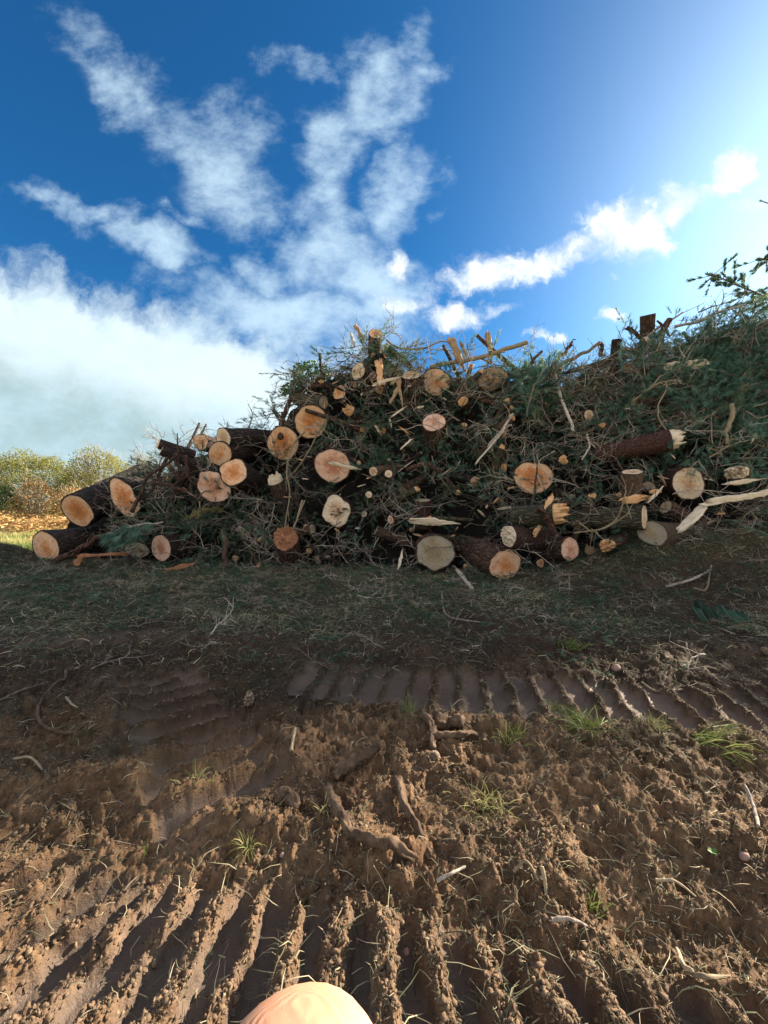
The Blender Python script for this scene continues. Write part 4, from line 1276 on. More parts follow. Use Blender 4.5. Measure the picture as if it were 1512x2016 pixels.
def place(o, p, d, roll, s):
    """local x along d"""
    x = unit(d)
    up = np.array([0, 0, 1.0])
    y = unit(np.cross(up, x) + 1e-6)
    z = np.cross(x, y)
    m = Matrix(((x[0], y[0], z[0]), (x[1], y[1], z[1]), (x[2], y[2], z[2]))).to_4x4()
    o.matrix_world = Matrix.Translation(Vector(p)) @ m @ Matrix.Rotation(roll, 4, 'X') @ Matrix.Scale(s, 4)


def in_zone(p, py):
    """how green (0..1) and how twiggy (0..1) this part of the pile is in the photo"""
    g = 0.25
    for (cx, cy, rx, ry, v) in [(1420, 740, 200, 170, 1.0), (1050, 770, 90, 75, .9), (600, 730, 60, 45, .8), (430, 1010, 120, 40, .9), (265, 1040, 60, 30, .9),
                                (520, 1040, 60, 30, .6), (780, 870, 130, 60, .5), (950, 900, 90, 70, .6), (1320, 870, 180, 80, .75), (1000, 1000, 60, 30, .5),
                                (760, 700, 60, 40, .6), (900, 830, 80, 50, .5), (1200, 850, 60, 80, .6)]:
        g = max(g, v * math.exp(-(((p - cx) / rx) ** 2 + ((py - cy) / ry) ** 2) ** 1.5))
    tw = 0.4
    for (cx, cy, rx, ry, v) in [(1215, 780, 120, 90, 1.0), (620, 1080, 120, 40, .9), (950, 960, 80, 70, .9), (330, 930, 60, 50, .8), (1150, 960, 90, 60, .9), (700, 700, 60, 40, .8)]:
        tw = max(tw, v * math.exp(-(((p - cx) / rx) ** 2 + ((py - cy) / ry) ** 2) ** 1.5))
    return g, tw


def hero_near(p, py):
    for (px, q, rr, ax, L, lab, kw) in LOGS:
        if rr < 7: continue
        k = 1.25 if rr > 15 else 1.8
        if abs(p - px) < rr * k and abs(py - q - rr * .3) < rr * k * 1.1: return True
    for cx, cy, hx, hy in ((858, 880, 26, 55), (812, 775, 26, 38), (1262, 892, 60, 22), (1246, 955, 24, 26), (480, 868, 50, 22), (500, 935, 45, 25)):
        if abs(p - cx) < hx and abs(py - cy) < hy: return True
    return False


def build_scatter():
    prot = [bough_proto(s, needle='needle', droop=dr) for s, dr in ((1, .25), (2, .6), (3, .1))]
    protb = [bough_proto(s, needle='needle_blue', droop=dr) for s, dr in ((4, .7), (5, .3))]
    tw = [twig_proto(s) for s in (11, 12, 13, 14, 15)]
    BL = 'green pine bough with long needles jammed among others in the brush pile'
    BG = 'green pine boughs packed through the brush pile'
    TL = 'thin bare grey-brown branch tangled with others in the brush pile'
    TG = 'thin bare branches tangled through the brush pile'
    for o in prot + protb: tag(o, BL, 'pine bough', BG)
    for o in tw: tag(o, TL, 'branch', TG)
    used = set()

    def use(o):
        if o.name not in used:
            used.add(o.name)
            return o
        return copy_thing(o)
    # boughs in view
    nb = nt = 0
    mbn, mbw, mbt, mbb = MB(), MB(), MB(), MB()            # what is beyond 300 of a kind goes to one mass
    bigN = {o.name: mesh_arrays(o.children[0]) for o in prot + protb}
    bigT = {o.name: mesh_arrays(o) for o in tw}
    tries = 0
    while nb < 1250 and tries < 12000:
        tries += 1
        p = rng.uniform(240, 1560)
        t = rng.uniform(0.0, 1.02) ** 0.8
        P = pile(p, t)
        py = 985.5 - (P[2] - CAMZ) / P[1] * FPX
        g, _ = in_zone(p, py)
        if rng.random() > g or (hero_near(p, py) and rng.random() < .88): continue
        P = P + np.array([0, -rng.uniform(-.15, .22), rng.uniform(-.1, .06)])
        d = unit([rng.normal(), -abs(rng.normal()) * .5, rng.normal() * .5 - .2])
        s_ = rng.uniform(.65, 1.15)
        blue = p > 980 and rng.random() < .65
        o_ = protb[rng.integers(2)] if blue else (prot + protb)[rng.choice(5, p=[.28, .28, .24, .12, .08])]
        if nb < 290:
            place(use(o_), P, d, rng.uniform(0, 6.28), s_)
        else:
            dummy_place(mbb if o_ in protb else mbn, bigN[o_.name], P, d, rng.uniform(0, 6.28), s_)
        nb += 1
    tries = 0
    while nt < 900 and tries < 14000:
        tries += 1
        p = rng.uniform(230, 1560)
        t = rng.uniform(0.0, 1.03)
        P = pile(p, t)
        py = 985.5 - (P[2] - CAMZ) / P[1] * FPX
        _, w = in_zone(p, py)
        if rng.random() > w or (hero_near(p, py) and rng.random() < .45): continue
        P = P + np.array([0, -rng.uniform(-.15, .42), rng.uniform(-.1, .12)])
        d = unit([rng.normal(), -abs(rng.normal()) * .45 + .1, rng.normal() * .55])
        if 1110 < p < 1330 and 690 < py < 870:
            d = unit([rng.choice([-1, 1]) * 1.0, -rng.uniform(0, .4), rng.normal() * .3])
        s_ = rng.uniform(.45, 1.2)
        o_ = tw[rng.integers(5)]
        if nt < 290:
            place(use(o_), P, d, rng.uniform(0, 6.28), s_)
        else:
            dummy_place(mbt, bigT[o_.name], P, d, rng.uniform(0, 6.28), s_)
        nt += 1
    o = mbn.build('pine_needle_mass', M['needle']); tag(o, 'mass of smaller green needles filling the brush pile', 'needles', kind='stuff')
    o = mbb.build('pine_needle_mass', M['needle_blue']); tag(o, 'mass of blue-green needles filling the right of the brush pile', 'needles', kind='stuff')
    o = mbt.build('twig_mass', M['stick']); tag(o, 'mass of fine twigs filling the brush pile', 'twigs', kind='stuff')
    # skyline boughs and the part of the pile beyond the right edge that throws the shade
    for i in range(70):
        p = rng.uniform(1560, 2250); t = rng.uniform(.2, 1.0)
        P = pile(p, t)
        dummy_place(mbw, bigN[prot[i % 3].name], P, unit([rng.normal(), -.4, .2]), rng.uniform(0, 6), 1.1)
    o = mbw.build('outer_needle_mass', M['needle']); tag(o, 'needles of the brush pile continuing past the right edge of the picture', 'needles', kind='stuff')


def build_limbs():
    protos = []
    for i, (rad, L, bmn, fmn, brk) in enumerate([(13, 1.1, 'bark', 'sawn', 0), (9, 1.4, 'bark_red', 'fibre', .12), (16, .9, 'bark', 'fibre_old', .15), (7, 1.5, 'bark', 'sawn_pale', 0), (11, 1.2, 'bark_moss', 'fibre', .10), (18, 1.0, 'bark_red', 'sawn_grey', 0)]):
        o = make_log(756, 985, rad, (0, 1, 0), L, None, Y=5.0, fm=fmn, bm=bmn, broken=brk, name='broken_limb', cat=None, taper=.35, irr=.09, bend=.04)
        protos.append(o)
    n = 0
    while n < 120:
        p = rng.uniform(300, 1500); t = rng.uniform(.0, .98)
        P = pile(p, t)
        py = 985.5 - (P[2] - CAMZ) / P[1] * FPX
        if hero_near(p, py): continue
        if p > 1300 and rng.random() < .6: continue
        d = unit([rng.normal() * 1.3, rng.uniform(-.1, 1.0), rng.normal() * .8])
        if d[1] < .25: P = P - d * .5
        o = protos[n] if n < 6 else copy_thing(protos[rng.integers(6)])
        o.matrix_world = Matrix.Translation(Vector(P + np.array([0, -rng.uniform(.0, .18), 0]))) @ frame(d) @ Matrix.Rotation(rng.uniform(0, 6.28), 4, 'Z') @ Matrix.Scale(rng.uniform(.7, 1.15), 4)
        tag(o, 'dark broken limb wedged among others between the logs of the brush pile', 'limb', 'broken limbs wedged through the brush pile')
        n += 1


build_limbs()


def mesh_arrays(o):
    me = o.data
    n = len(me.vertices)
    V = np.empty(n * 3, np.float32); me.vertices.foreach_get('co', V)
    L = np.empty(len(me.loops), np.int32); me.loops.foreach_get('vertex_index', L)
    T = np.empty(len(me.polygons), np.int32); me.polygons.foreach_get('loop_total', T)
    A = np.empty(n, np.float32); me.attributes['tint'].data.foreach_get('value', A)
    S = np.concatenate([[0], np.cumsum(T)[:-1]])
    Fs = []
    for k in (3, 4):
        s = S[T == k]
        if len(s): Fs.append(L[s[:, None] + np.arange(k)[None]])
    return V.reshape(-1, 3), Fs, A


def dummy_place(mb, arr, P, d, roll, s):
    V, Fs, A = arr
    x = unit(d); y = unit(np.cross([0, 0, 1.0], x) + 1e-6); z = np.cross(x, y)
    c, s_ = math.cos(roll), math.sin(roll)
    Rm = np.stack([x, y, z], 1) @ np.array([[1, 0, 0], [0, c, -s_], [0, s_, c]])
    W_ = (V * s) @ Rm.T + np.asarray(P)[None]
    base = mb.n
    mb.V.append(W_); mb.A.append(np.clip(A + rng.normal() * .15, 0, 1)); mb.n += len(V)
    for f in Fs: mb.F.append(f + base)


build_scatter()


def build_shreds():
    P1 = bough_proto(201, nn=16, w=.006); P2 = twig_proto(202, L=.7, r=.008); P3 = bough_proto(203, nn=14, needle='needle_blue', w=.006)
    a = [mesh_arrays(P1.children[0]), mesh_arrays(P3.children[0])]; b = mesh_arrays(P2); b = (b[0], b[1], b[2] * .45)
    for o in (P1, P3, P2):
        for ch in list(o.children): bpy.data.objects.remove(ch)
        bpy.data.objects.remove(o)
    m1, m2 = MB(), MB()
    for i in range(2300):
        y = rng.uniform(3.2, 9.2); x = rng.uniform(-1.1, 1.1) * y
        if rng.random() > sst(y + .5 * vnoise(np.array([x]), np.array([y]), np.array([0.]))[0], 3.6, 6.5) * .9 + .1: continue
        d = unit([rng.normal(), rng.normal(), rng.normal() * .10])
        P = (x, y, hz(x, y) + rng.uniform(.0, .05) + .10 * rng.random() * sst(y, 6.2, 7.6))
        if i % 10 < 8: dummy_place(m1, a[i % 2], P, d, rng.normal() * .3, rng.uniform(.25, .75))
        else: dummy_place(m2, b, P, d, rng.uniform(0, 6.28), rng.uniform(.3, .9))
    o = m1.build('shredded_needles', M['needle']); tag(o, 'shredded green needles strewn over the ground in front of the pile', 'needles', kind='stuff')
    o = m2.build('shredded_twigs', M['stick']); tag(o, 'shredded twigs strewn over the ground in front of the pile', 'twigs', kind='stuff')


build_shreds()


def hero_bough(px, py, d, s, label, seed, needle='needle_blue', droop=.8, out=.55, Y=None, nt=14, nn=50, nl=.15, name='pine_bough', L=.75, spread=.6):
    o = bough_proto(seed, L=L, nt=nt, nn=nn, nl=nl, droop=droop, needle=needle, name=name, spread=spread, w=.006)
    if Y is None: Y = pdepth(px, py)[0] - out
    place(o, at(px, py, Y), d, 0.0, s)
    return tag(o, label, 'pine bough')


def build_hero_boughs():
    hero_bough(320, 1030, (-1, -.25, -.12), 1.35, 'large blue-green bough drooping in front of the forked log on the left', 41, droop=.9, Y=8.6, nt=24, nn=60, spread=.9)
    hero_bough(300, 1050, (-1, -.1, -.15), 1.0, 'lower blue-green bough hanging over the dull brown sawn end', 42, droop=1.0, Y=8.5, nt=20, nn=50, spread=.9)
    hero_bough(450, 1000, (-1, -.3, -.05), .9, 'bough with cream-tipped needles under the torn log end on the left', 43, 'needle_gold', droop=.6, Y=8.5)
    hero_bough(440, 1000, (-.6, -.4, -.3), 1.0, 'dark green bough spreading below the cream-tipped one', 44, 'needle', droop=.7, Y=8.5, nt=18)
    hero_bough(470, 1030, (.9, -.3, -.2), 1.0, 'dark green bough reaching right toward the torn stump', 45, 'needle', droop=.7, Y=8.4, nt=18)
    hero_bough(605, 745, (-1, -.1, .22), 1.35, 'bough with silvery tufts sticking out left against the cloud', 46, 'needle', droop=.3, out=.2, nt=10, nn=26, nl=.10, spread=.5)
    hero_bough(620, 770, (-1, -.1, -.02), 1.05, 'lower bough with silvery tufts on the upper left slope', 47, 'needle', droop=.4, out=.2, nt=9, nn=26, nl=.10, spread=.5)
    hero_bough(530, 830, (-.6, 0, .75), .45, 'small tufted sprig standing on the left slope', 48, 'needle', droop=.1, out=.3, nt=8, nn=30)
    hero_bough(1035, 820, (.2, -.2, 1), 1.4, 'bushy green bough standing upright below the skyline right of centre', 49, 'needle_blue', droop=-.1, out=.4, nt=22, nn=60)
    hero_bough(1000, 790, (.9, -.2, .4), 1.2, 'bushy green bough leaning right behind the upright one', 50, 'needle', droop=.2, out=.35, nt=20, nn=60)
    hero_bough(1390, 870, (-.6, -.3, -.6), .75, 'green sprig hanging over the egg-shaped log end', 51, 'needle_blue', droop=.9, out=.5)
    hero_bough(1420, 790, (.3, -.4, -.4), 1.0, 'bright green bough hanging in the middle of the right hump', 52, 'needle_blue', droop=.9, out=.5, nt=18, nn=60)
    hero_bough(1400, 620, (1, -.1, .25), 1.3, 'bough with yellowish needles along the far right skyline', 53, 'needle', droop=.3, out=.1)
    hero_bough(1470, 640, (.5, -.1, .6), 1.0, 'broad green bough rising at the far right skyline', 54, 'needle', droop=.1, out=.1, nt=18)
    hero_bough(770, 700, (.2, -.2, -.9), .9, 'yellowing bough hanging just right of the topmost stub', 55, 'needle_gold', droop=.6, out=.4, nt=16)
    hero_bough(745, 680, (.7, -.2, -.4), .8, 'short yellowing bough behind the topmost stub', 56, 'needle_gold', droop=.5, out=.2, nt=14)
    hero_bough(700, 700, (-.8, -.2, .1), .9, 'dark green bough left of the topmost stub', 57, 'needle', droop=.3, out=.3, nt=14)
    hero_bough(860, 690, (1, 0, .05), 1.2, 'thin bough with drooping yellow tufts on the skyline right of the peak', 58, 'needle_gold', droop=1.0, out=.3, nt=9, nn=14, nl=.12)
    hero_bough(1210, 700, (.2, 0, 1), .9, 'spiky bare-needled bough on the skyline left of the right hump', 59, 'needle', droop=.1, out=.2, nt=9, nn=18, nl=.10)
    g = gnd(1330, 1215)
    o = bough_proto(60, L=.75, nt=10, nn=80, nl=.19, droop=1.3, needle='needle_blue', spread=.35, w=.008)
    place(o, at(1340, 1185, 4.85), (1, -.05, .0), 0, .95)
    tag(o, 'pale blue-green pine sprig hanging down the dark bank at the right', 'pine bough')
    for k, (px, py, s_, lab) in enumerate([(200, 1175, .4, 'small green sprig flat on the litter at the left'), (150, 1165, .35, 'pale green sprig on the litter left of the other'),
                                           (400, 1118, .5, 'light green sprig on the litter in front of the left foot of the pile'), (700, 1135, .35, 'small blue-green sprig on the litter below the bitten log end'),
                                           (1045, 1110, .45, 'green sprig on the litter right of the knobbly orange log end')]):
        g = gnd(px, py)
        o = bough_proto(70 + k, L=.6, nt=8, nn=40, nl=.14, droop=.2, needle='needle_blue')
        place(o, g + [0, 0, .06], (rng.normal(), -.3, .05), 0, s_ * 1.3)
        tag(o, lab, 'pine sprig')


build_hero_boughs()


def leafy(px, py, Y, R3, n, label, seed, size=.05):
    r_ = np.random.default_rng(seed)
    C = at(px, py, Y)
    D = r_.normal(size=(n, 3)); D /= np.linalg.norm(D, axis=1)[:, None]
    P = D * (r_.uniform(.3, 1, (n, 1)) ** .5) * np.array(R3)[None]
    nrm = r_.normal(size=(n, 3)) + [0, -.6, .6]; nrm /= np.linalg.norm(nrm, axis=1)[:, None]
    a = np.cross(nrm, r_.normal(size=(n, 3))); a /= np.linalg.norm(a, axis=1)[:, None]
    b = np.cross(nrm, a)
    s_ = size * r_.uniform(.6, 1.3, (n, 1))
    V = np.stack([P - a * s_, P + b * s_ * .55, P + a * s_, P - b * s_ * .55], 1).reshape(-1, 3)
    mb = MB(); mb.add(V, np.arange(4 * n).reshape(-1, 4), np.repeat(r_.uniform(0, 1, n), 4))
    st = MB()
    for i in range(9):
        e = P[i * 7]
        add_tube(st, spline([(0, 0, -R3[2] * .9), e * .5, e], 7), np.linspace(.012, .004, 7), 4, 0, 0, .4)
    root = st.build('leafy_branch', M['stick'])
    root.location = C
    mb.build('leaves', M['leaf'], root)
    return tag(root, label, 'leafy branch')


leafy(612, 738, pdepth(612, 738)[0] - .1, (.62, .4, .40), 900, 'leafy bright green branch on the upper left slope behind the silvery boughs', 5)
leafy(580, 768, pdepth(580, 768)[0] - .1, (.40, .3, .22), 350, 'smaller leafy branch under the bright green one', 6)


def build_chips():
    protos = []
    for i in range(5):
        slab('wood_chip', (0, 0, 0), (.16 + .03 * i, 0, 0), .05, .022, M[('fibre', 'fibre_pale', 'fibre_old')[i % 3]], None, None, 50 + i, up=(0, 0, 1))
        protos.append(bpy.context.scene.collection.objects[-1])
    for i in range(130):
        o = protos[i] if i < 5 else protos[rng.integers(5)].copy()
        if i >= 5: COL.objects.link(o)
        p = rng.uniform(560, 1500); t = rng.uniform(0, .95)
        P = pile(p, t) + np.array([0, -rng.uniform(.05, .35), .05])
        o.matrix_world = Matrix.Translation(Vector(P)) @ Euler(rng.uniform(0, 6.28, 3)).to_matrix().to_4x4() @ Matrix.Scale(rng.uniform(.4, 1.2), 4)
        tag(o, 'small torn chip of bare wood caught among others in the brush pile', 'wood chip', 'torn wood chips in the brush pile')


build_chips()

# ------------------------------------------------------------------ cones

def cone_obj(name, L, r, seed):
    mb = MB()
    n = 70
    for i in range(n):
        t = (i + .5) / n
        a = i * 2.39996
        rr = r * math.sin(min(1, t * 1.25 + .15) * PI * .9) ** .7
        c = np.array([rr * math.cos(a) * .75, rr * math.sin(a) * .75, t * L])
        o_ = np.array([math.cos(a), math.sin(a), .25]); s_ = np.array([-math.sin(a), math.cos(a), 0])
        k = r * .42
        V = [c - s_ * k * .6 - o_ * k * .3, c + s_ * k * .6 - o_ * k * .3, c + s_ * k * .6 + o_ * k * .6, c - s_ * k * .6 + o_ * k * .6,
             c + o_ * k * .8 + [0, 0, -k * .35], c + [0, 0, k * .6]]
        mb.add(V, [[0, 1, 5], [1, 2, 5], [2, 3, 5], [3, 0, 5], [2, 4, 3], [0, 3, 4], [1, 4, 2], [0, 4, 1]], .3 + .5 * (i % 3) / 2)
    add_tube(mb, [(0, 0, 0), (0, 0, L * .5), (0, 0, L)], [r * .75, r * .8, r * .3], 10, 0, 0, .2)
    return mb.build(name, M['cone'])


def build_cones():
    proto = cone_obj('pine_cone', .12, .033, 1)
    spots = [(350, 1165), (358, 1160), (336, 1170), (362, 1178), (640, 1100), (655, 1095), (590, 1115), (1100, 1060), (515, 1080), (520, 1060), (525, 1135), (560, 1128), (610, 1113),
             (1500, 1290), (700, 1120), (880, 1130)]
    k = 0
    for i, (px, py) in enumerate(spots):
        o = proto if i == 0 else proto.copy()
        if i: COL.objects.link(o)
        g = gnd(px, py) if py > 1100 else pp(px, py, .5)
        o.location = g + [0, 0, .03]
        o.rotation_euler = (R(80 + rng.uniform(-20, 20)), rng.uniform(-.3, .3), rng.uniform(0, 6))
        tag(o, 'small closed brown pine cone lying in the litter at the foot of the pile', 'pine cone', 'pine cones in the litter')
    for i, (px, py, lab) in enumerate([(650, 1013, 'left'), (667, 1010, 'middle'), (676, 1002, 'right')]):
        o = proto.copy(); COL.objects.link(o)
        o.location = pp(px, py, .36); o.rotation_euler = (R(85), 0, R(90 + 20 * i)); o.scale = (.8,) * 3
        tag(o, f'{lab} cone of the three lying across the pale bitten log end', 'pine cone')
    o = proto.copy(); COL.objects.link(o)
    g = gnd(856, 1520)
    o.location = g + [0, 0.03, .035]; o.rotation_euler = (R(120), 0, R(170)); o.scale = (.95,) * 3
    tag(o, 'long scaly pine cone in the mud below the forked root', 'pine cone')
    o = proto.copy(); COL.objects.link(o)
    o.location = gnd(490, 1395) + [0, 0, .01]; o.rotation_euler = (R(30), R(15), 0); o.scale = (1.1,) * 3
    tag(o, 'muddy open pine cone half sunk in the soil left of centre', 'pine cone')


build_cones()

# ------------------------------------------------------------------ litter on the ground

def strips(mb, X, Y, L, W, lift, tint, curl=.5, flat=.25, ang=None, dz=0.0):
    """thin curved blades lying on or rising from the ground, 3 segments each"""
    n = len(X)
    Z = height(X, Y) + dz
    a = rng.uniform(0, 2 * PI, n) if ang is None else ang
    el = np.abs(rng.normal(size=n)) * flat + lift
    P = [np.stack([X, Y, Z], 1)]
    for s_ in range(3):
        d = np.stack([np.cos(a) * np.cos(el), np.sin(a) * np.cos(el), np.sin(el)], 1)
        P.append(P[-1] + d * (L / 3)[:, None])
        a = a + rng.normal(size=n) * curl
        el = el - np.abs(rng.normal(size=n)) * .5
    side = np.stack([-np.sin(a), np.cos(a), rng.normal(size=n) * .5], 1)
    side /= np.linalg.norm(side, axis=1)[:, None]
    Wd = [W, W * .9, W * .65, W * .15]
    V = np.stack([q for i in range(4) for q in (P[i] - side * Wd[i][:, None] / 2, P[i] + side * Wd[i][:, None] / 2)], 1).reshape(-1, 3)
    b = np.arange(n)[:, None] * 8
    F = np.concatenate([b + np.array([[0, 1, 3, 2]]), b + np.array([[2, 3, 5, 4]]), b + np.array([[4, 5, 7, 6]])])
    mb.add(V, F, np.repeat(tint, 8))


def build_litter():
    mb = MB()
    # needle and grass mat in front of the pile
    n = 230000
    Y = rng.uniform(3.3, 9.6, n) ** 1.0
    X = rng.uniform(-1.12, 1.12, n) * (Y + .3)
    keep = rng.random(n) < (.12 + .88 * sst(Y + 1.5 * fbm(X, Y, None, 1.1, 4, 14), 3.7, 5.6)) * (.35 + .65 * sst(fbm(X, Y, None, 1.7, 3, 44), -.25, .25))
    keep &= ~((X > 3.0) & (Y > 4.9) & (Y < 6.2) & (rng.random(n) < .75))
    X, Y = X[keep], Y[keep]
    m = len(X)
    t = np.clip(.47 + .22 * rng.normal(size=m) + .25 * fbm(X, Y, None, 1.2, 2, 45), 0, 1)
    t = np.where(rng.random(m) < .07, .97, t)
    strips(mb, X, Y, rng.uniform(.04, .2, m), rng.uniform(.003, .010, m), .05, t, .5, .30)
    # thinner scatter over the churned ground
    n = 16000
    Y = rng.uniform(1.0, 4.6, n); X = rng.uniform(-1.12, 1.12, n) * (Y + .2)
    z, fl, rg, gr = height(X, Y, True)
    keep = rng.random(n) < (.75 - .6 * fl) * (.25 + .75 * sst(fbm(X, Y, None, 1.5, 3, 46), -.1, .3))
    X, Y = X[keep], Y[keep]; m = len(X)
    t = np.where(rng.random(m) < .35, rng.uniform(.7, 1, m), rng.uniform(.05, .6, m))
    strips(mb, X, Y, rng.uniform(.03, .14, m), rng.uniform(.0018, .0042, m), .05, t, .35, .3)
    n = 42000
    Y = rng.uniform(1.0, 3.4, n); X = rng.uniform(-1.12, 1.12, n) * (Y + .2)
    z, fl, rg, gr = height(X, Y, True)
    keep = rng.random(n) < (1 - .9 * fl) * (.3 + .7 * sst(X - .6 * (Y - 1.8) + .5 * fbm(X, Y, None, 2, 3, 47), -.3, .6))
    X, Y = X[keep], Y[keep]; m = len(X)
    strips(mb, X, Y, rng.uniform(.010, .055, m), rng.uniform(.0012, .0034, m), .05, rng.uniform(.1, .95, m) ** 1.3, .6, .35)
    o = mb.build('ground_litter', M['litter'])
    tag(o, 'mat of needles, grass and fine debris over the churned ground', 'litter', kind='stuff')
    # crumbs of soil
    ico = bmesh.new(); bmesh.ops.create_icosphere(ico, subdivisions=1, radius=1.0)
    iv = np.array([v.co[:] for v in ico.verts]); if_ = np.array([[v.index for v in f.verts] for f in ico.faces]); ico.free()
    n = 110000
    Y = 1.0 * np.exp(rng.uniform(0, math.log(4.2), n)); X = rng.uniform(-1.1, 1.1, n) * (Y + .2)
    z, fl, rg, gr = height(X, Y, True)
    dens = np.clip(.10 + .40 * rg + .60 * (1 - fl) * sst(fbm(X, Y, None, 3.2, 3, 3), -.2, .3), 0, 1) * (1 - .93 * fl * (1 - rg))
    keep = rng.random(n) < dens
    X, Y, z = X[keep], Y[keep], z[keep]; m = len(X)
    s_ = np.exp(rng.normal(size=m) * .6) * .0034
    s_ = np.clip(s_, .0016, .0085)
    V = iv[None] * (1 + .6 * rng.normal(size=(m, 12, 1)).clip(-1.2, 1.2)) * s_[:, None, None] * rng.uniform(.5, 1.5, (m, 1, 3)) * [1, 1, .75]
    V = V + np.stack([X, Y, z + s_ * .35], 1)[:, None]
    F = (if_[None] + (np.arange(m) * 12)[:, None, None]).reshape(-1, 3)
    mb = MB(); mb.add(V.reshape(-1, 3), F, np.repeat(np.clip(.42 + .13 * rng.normal(size=m), 0, 1), 12))
    o = mb.build('soil_crumbs', M['crumb'])
    tag(o, 'loose crumbs and clods of brown soil over the churned ground', 'soil crumbs', kind='stuff')


build_litter()


def tuft(px, py, n, L, label, seed, lean=(0, 0), mat='straw', W=.004, spread=.05, tint=(.2, .9), el=.5):
    spread = min(spread, .05)
    r_ = np.random.default_rng(seed)
    g = gnd(px, py)
    mb = MB()
    for i in range(n):
        b = np.array([r_.normal() * spread, r_.normal() * spread, -.01])
        a = r_.uniform(0, 2 * PI)
        e_ = abs(r_.normal()) * .5 + el
        d = np.array([math.cos(a) * math.cos(e_) + lean[0], math.sin(a) * math.cos(e_) + lean[1], math.sin(e_)])
        d = unit(d)
        l = L * r_.uniform(.5, 1.2)
        P = [b, b + d * l * .5, b + d * l * .85 + [0, 0, -.12 * l], b + d * l * 1.1 + [0, 0, -.35 * l]]
        side = unit(np.cross(d, r_.normal(size=3)))
        w = [W, W * .9, W * .6, W * .1]
        V = [q for p_, ww in zip(P, w) for q in (p_ - side * ww / 2, p_ + side * ww / 2)]
        mb.add(V, [[0, 1, 3, 2], [2, 3, 5, 4], [4, 5, 7, 6]], r_.uniform(*tint))
    o = mb.build('grass_tuft', M[mat]); o.location = g
    return tag(o, label, 'grass')


tuft(490, 1672, 46, .10, 'dried spiky grass tuft at the edge of the near track, left of centre', 1, (-.2, -.6), W=.0035, spread=.012, el=.3, tint=(.6, 1))
tuft(640, 1598, 24, .10, 'pale grass wisps between the broken branch and the thick root', 2, (-.1, -.5), W=.0035, spread=.02, tint=(.7, 1))
tuft(1000, 1455, 110, .14, 'yellow-green grass clump beside the forked root', 3, (0, -.2), W=.004, spread=.06, tint=(.3, .9))
tuft(955, 1590, 110, .13, 'straw-coloured grass clump on the sunlit soil right of centre', 4, (.1, -.4), W=.0035, spread=.06, tint=(.6, 1))
tuft(1160, 1435, 150, .20, 'flattened green grass lying over the edge of the far track', 5, (-.5, .1), W=.005, spread=.09, tint=(.1, .6), el=.1)
tuft(1400, 1462, 170, .24, 'long green grass blades lying across a clod at the right', 6, (1.2, -.6), W=.005, spread=.10, tint=(.1, .75), el=.05)
tuft(290, 1672, 16, .06, 'tiny green tuft on the shaded slope of the near track', 7, (0, -.4), W=.003, spread=.01, tint=(.2, .6))
tuft(1165, 1790, 36, .09, 'short green blades in the shade below the sunlit mound', 8, (.2, -.3), W=.0035, spread=.02, tint=(0, .5), el=.9)
tuft(390, 1555, 24, .12, 'thin grass blades on the berm left of centre', 9, (.3, .2), W=.0035, spread=.03, tint=(.2, .8))
tuft(1100, 1400, 90, .09, 'patch of short grass at the left end of the green bank', 10, (0, 0), W=.004, spread=.10, tint=(.2, .7))
tuft(1120, 1275, 60, .16, 'dark grass tuft in the shade above the far track', 11, (.1, -.3), W=.006, spread=.035, tint=(.0, .4))
tuft(1290, 1430, 70, .10, 'sparse grass on the crumbly crest between the two green patches', 12, (.2, 0), W=.004, spread=.05, tint=(.3, .9))
tuft(800, 1400, 50, .13, 'dark wiry grass above the forked root', 13, (0, -.3), W=.004, spread=.05, tint=(.1, .6))


def gpath(pts, lift):
    out = []
    for i, q in enumerate(pts):
        g = gnd(q[0], q[1])
        out.append(g + [0, 0, lift if len(q) < 3 else q[2]])
    return out


def root_obj(pts, r0, r1, label, lift=.02, mat='root', name='root', n=None, rough=.3, k=12, cat='root'):
    _ls[0] += 3
    P = spline(gpath(pts, lift), n or 8 * len(pts))
    P = wobble(P, r0 * .25, .22, _ls[0])
    O = P[0].copy()
    P = spline(P, 60)
    mb = MB(); add_tube(mb, P - O, np.linspace(r0, r1, len(P)) * (1 + .22 * fbm(np.arange(60) * .16, np.zeros(60), None, 1, 3, _ls[0])), max(k, 20), .75 if mat == 'root' else .3, _ls[0], .5)
    o = mb.build(name, M[mat], smooth=True); o.location = O
    return tag(o, label, cat)


root_obj([(640, 1560, .0), (672, 1620, .03), (700, 1680, .035), (760, 1690, .03), (815, 1698, .01)], .025, .015, 'thick mud-covered root snaking across the middle foreground')
root_obj([(782, 1540, .01), (795, 1600, .03), (815, 1640, .02), (850, 1690, .0)], .019, .014, 'thinner root running beside the thick mud-covered one')
root_obj([(655, 1540, .01), (690, 1520, .05), (745, 1490, .06)], .024, .020, 'broken reddish branch poking up from the mud at the centre')
o = root_obj([(860, 1445, .03), (885, 1440, .05), (912, 1434, .05)], .042, .036, 'stout reddish root piece upper arm of the forked pair right of centre')
root_obj([(850, 1455, .03), (848, 1465, .02), (905, 1462, .03), (935, 1458, .015)], .026, .012, 'pale muddy root arm reaching right under the stout one')
root_obj([(830, 1415, .03), (850, 1440, .04), (853, 1485, .02)], .022, .018, 'upright muddy root joining the forked pair to the cone')
root_obj([(545, 1575, .0), (570, 1590, .04), (585, 1600, .02)], .032, .02, 'small muddy stub left of the broken reddish branch')
root_obj([(130, 1325), (128, 1345), (110, 1355), (78, 1395), (80, 1435), (110, 1447), (140, 1450), (165, 1435)], .010, .007, 'curled pale root lying in the shade at the left', n=60)
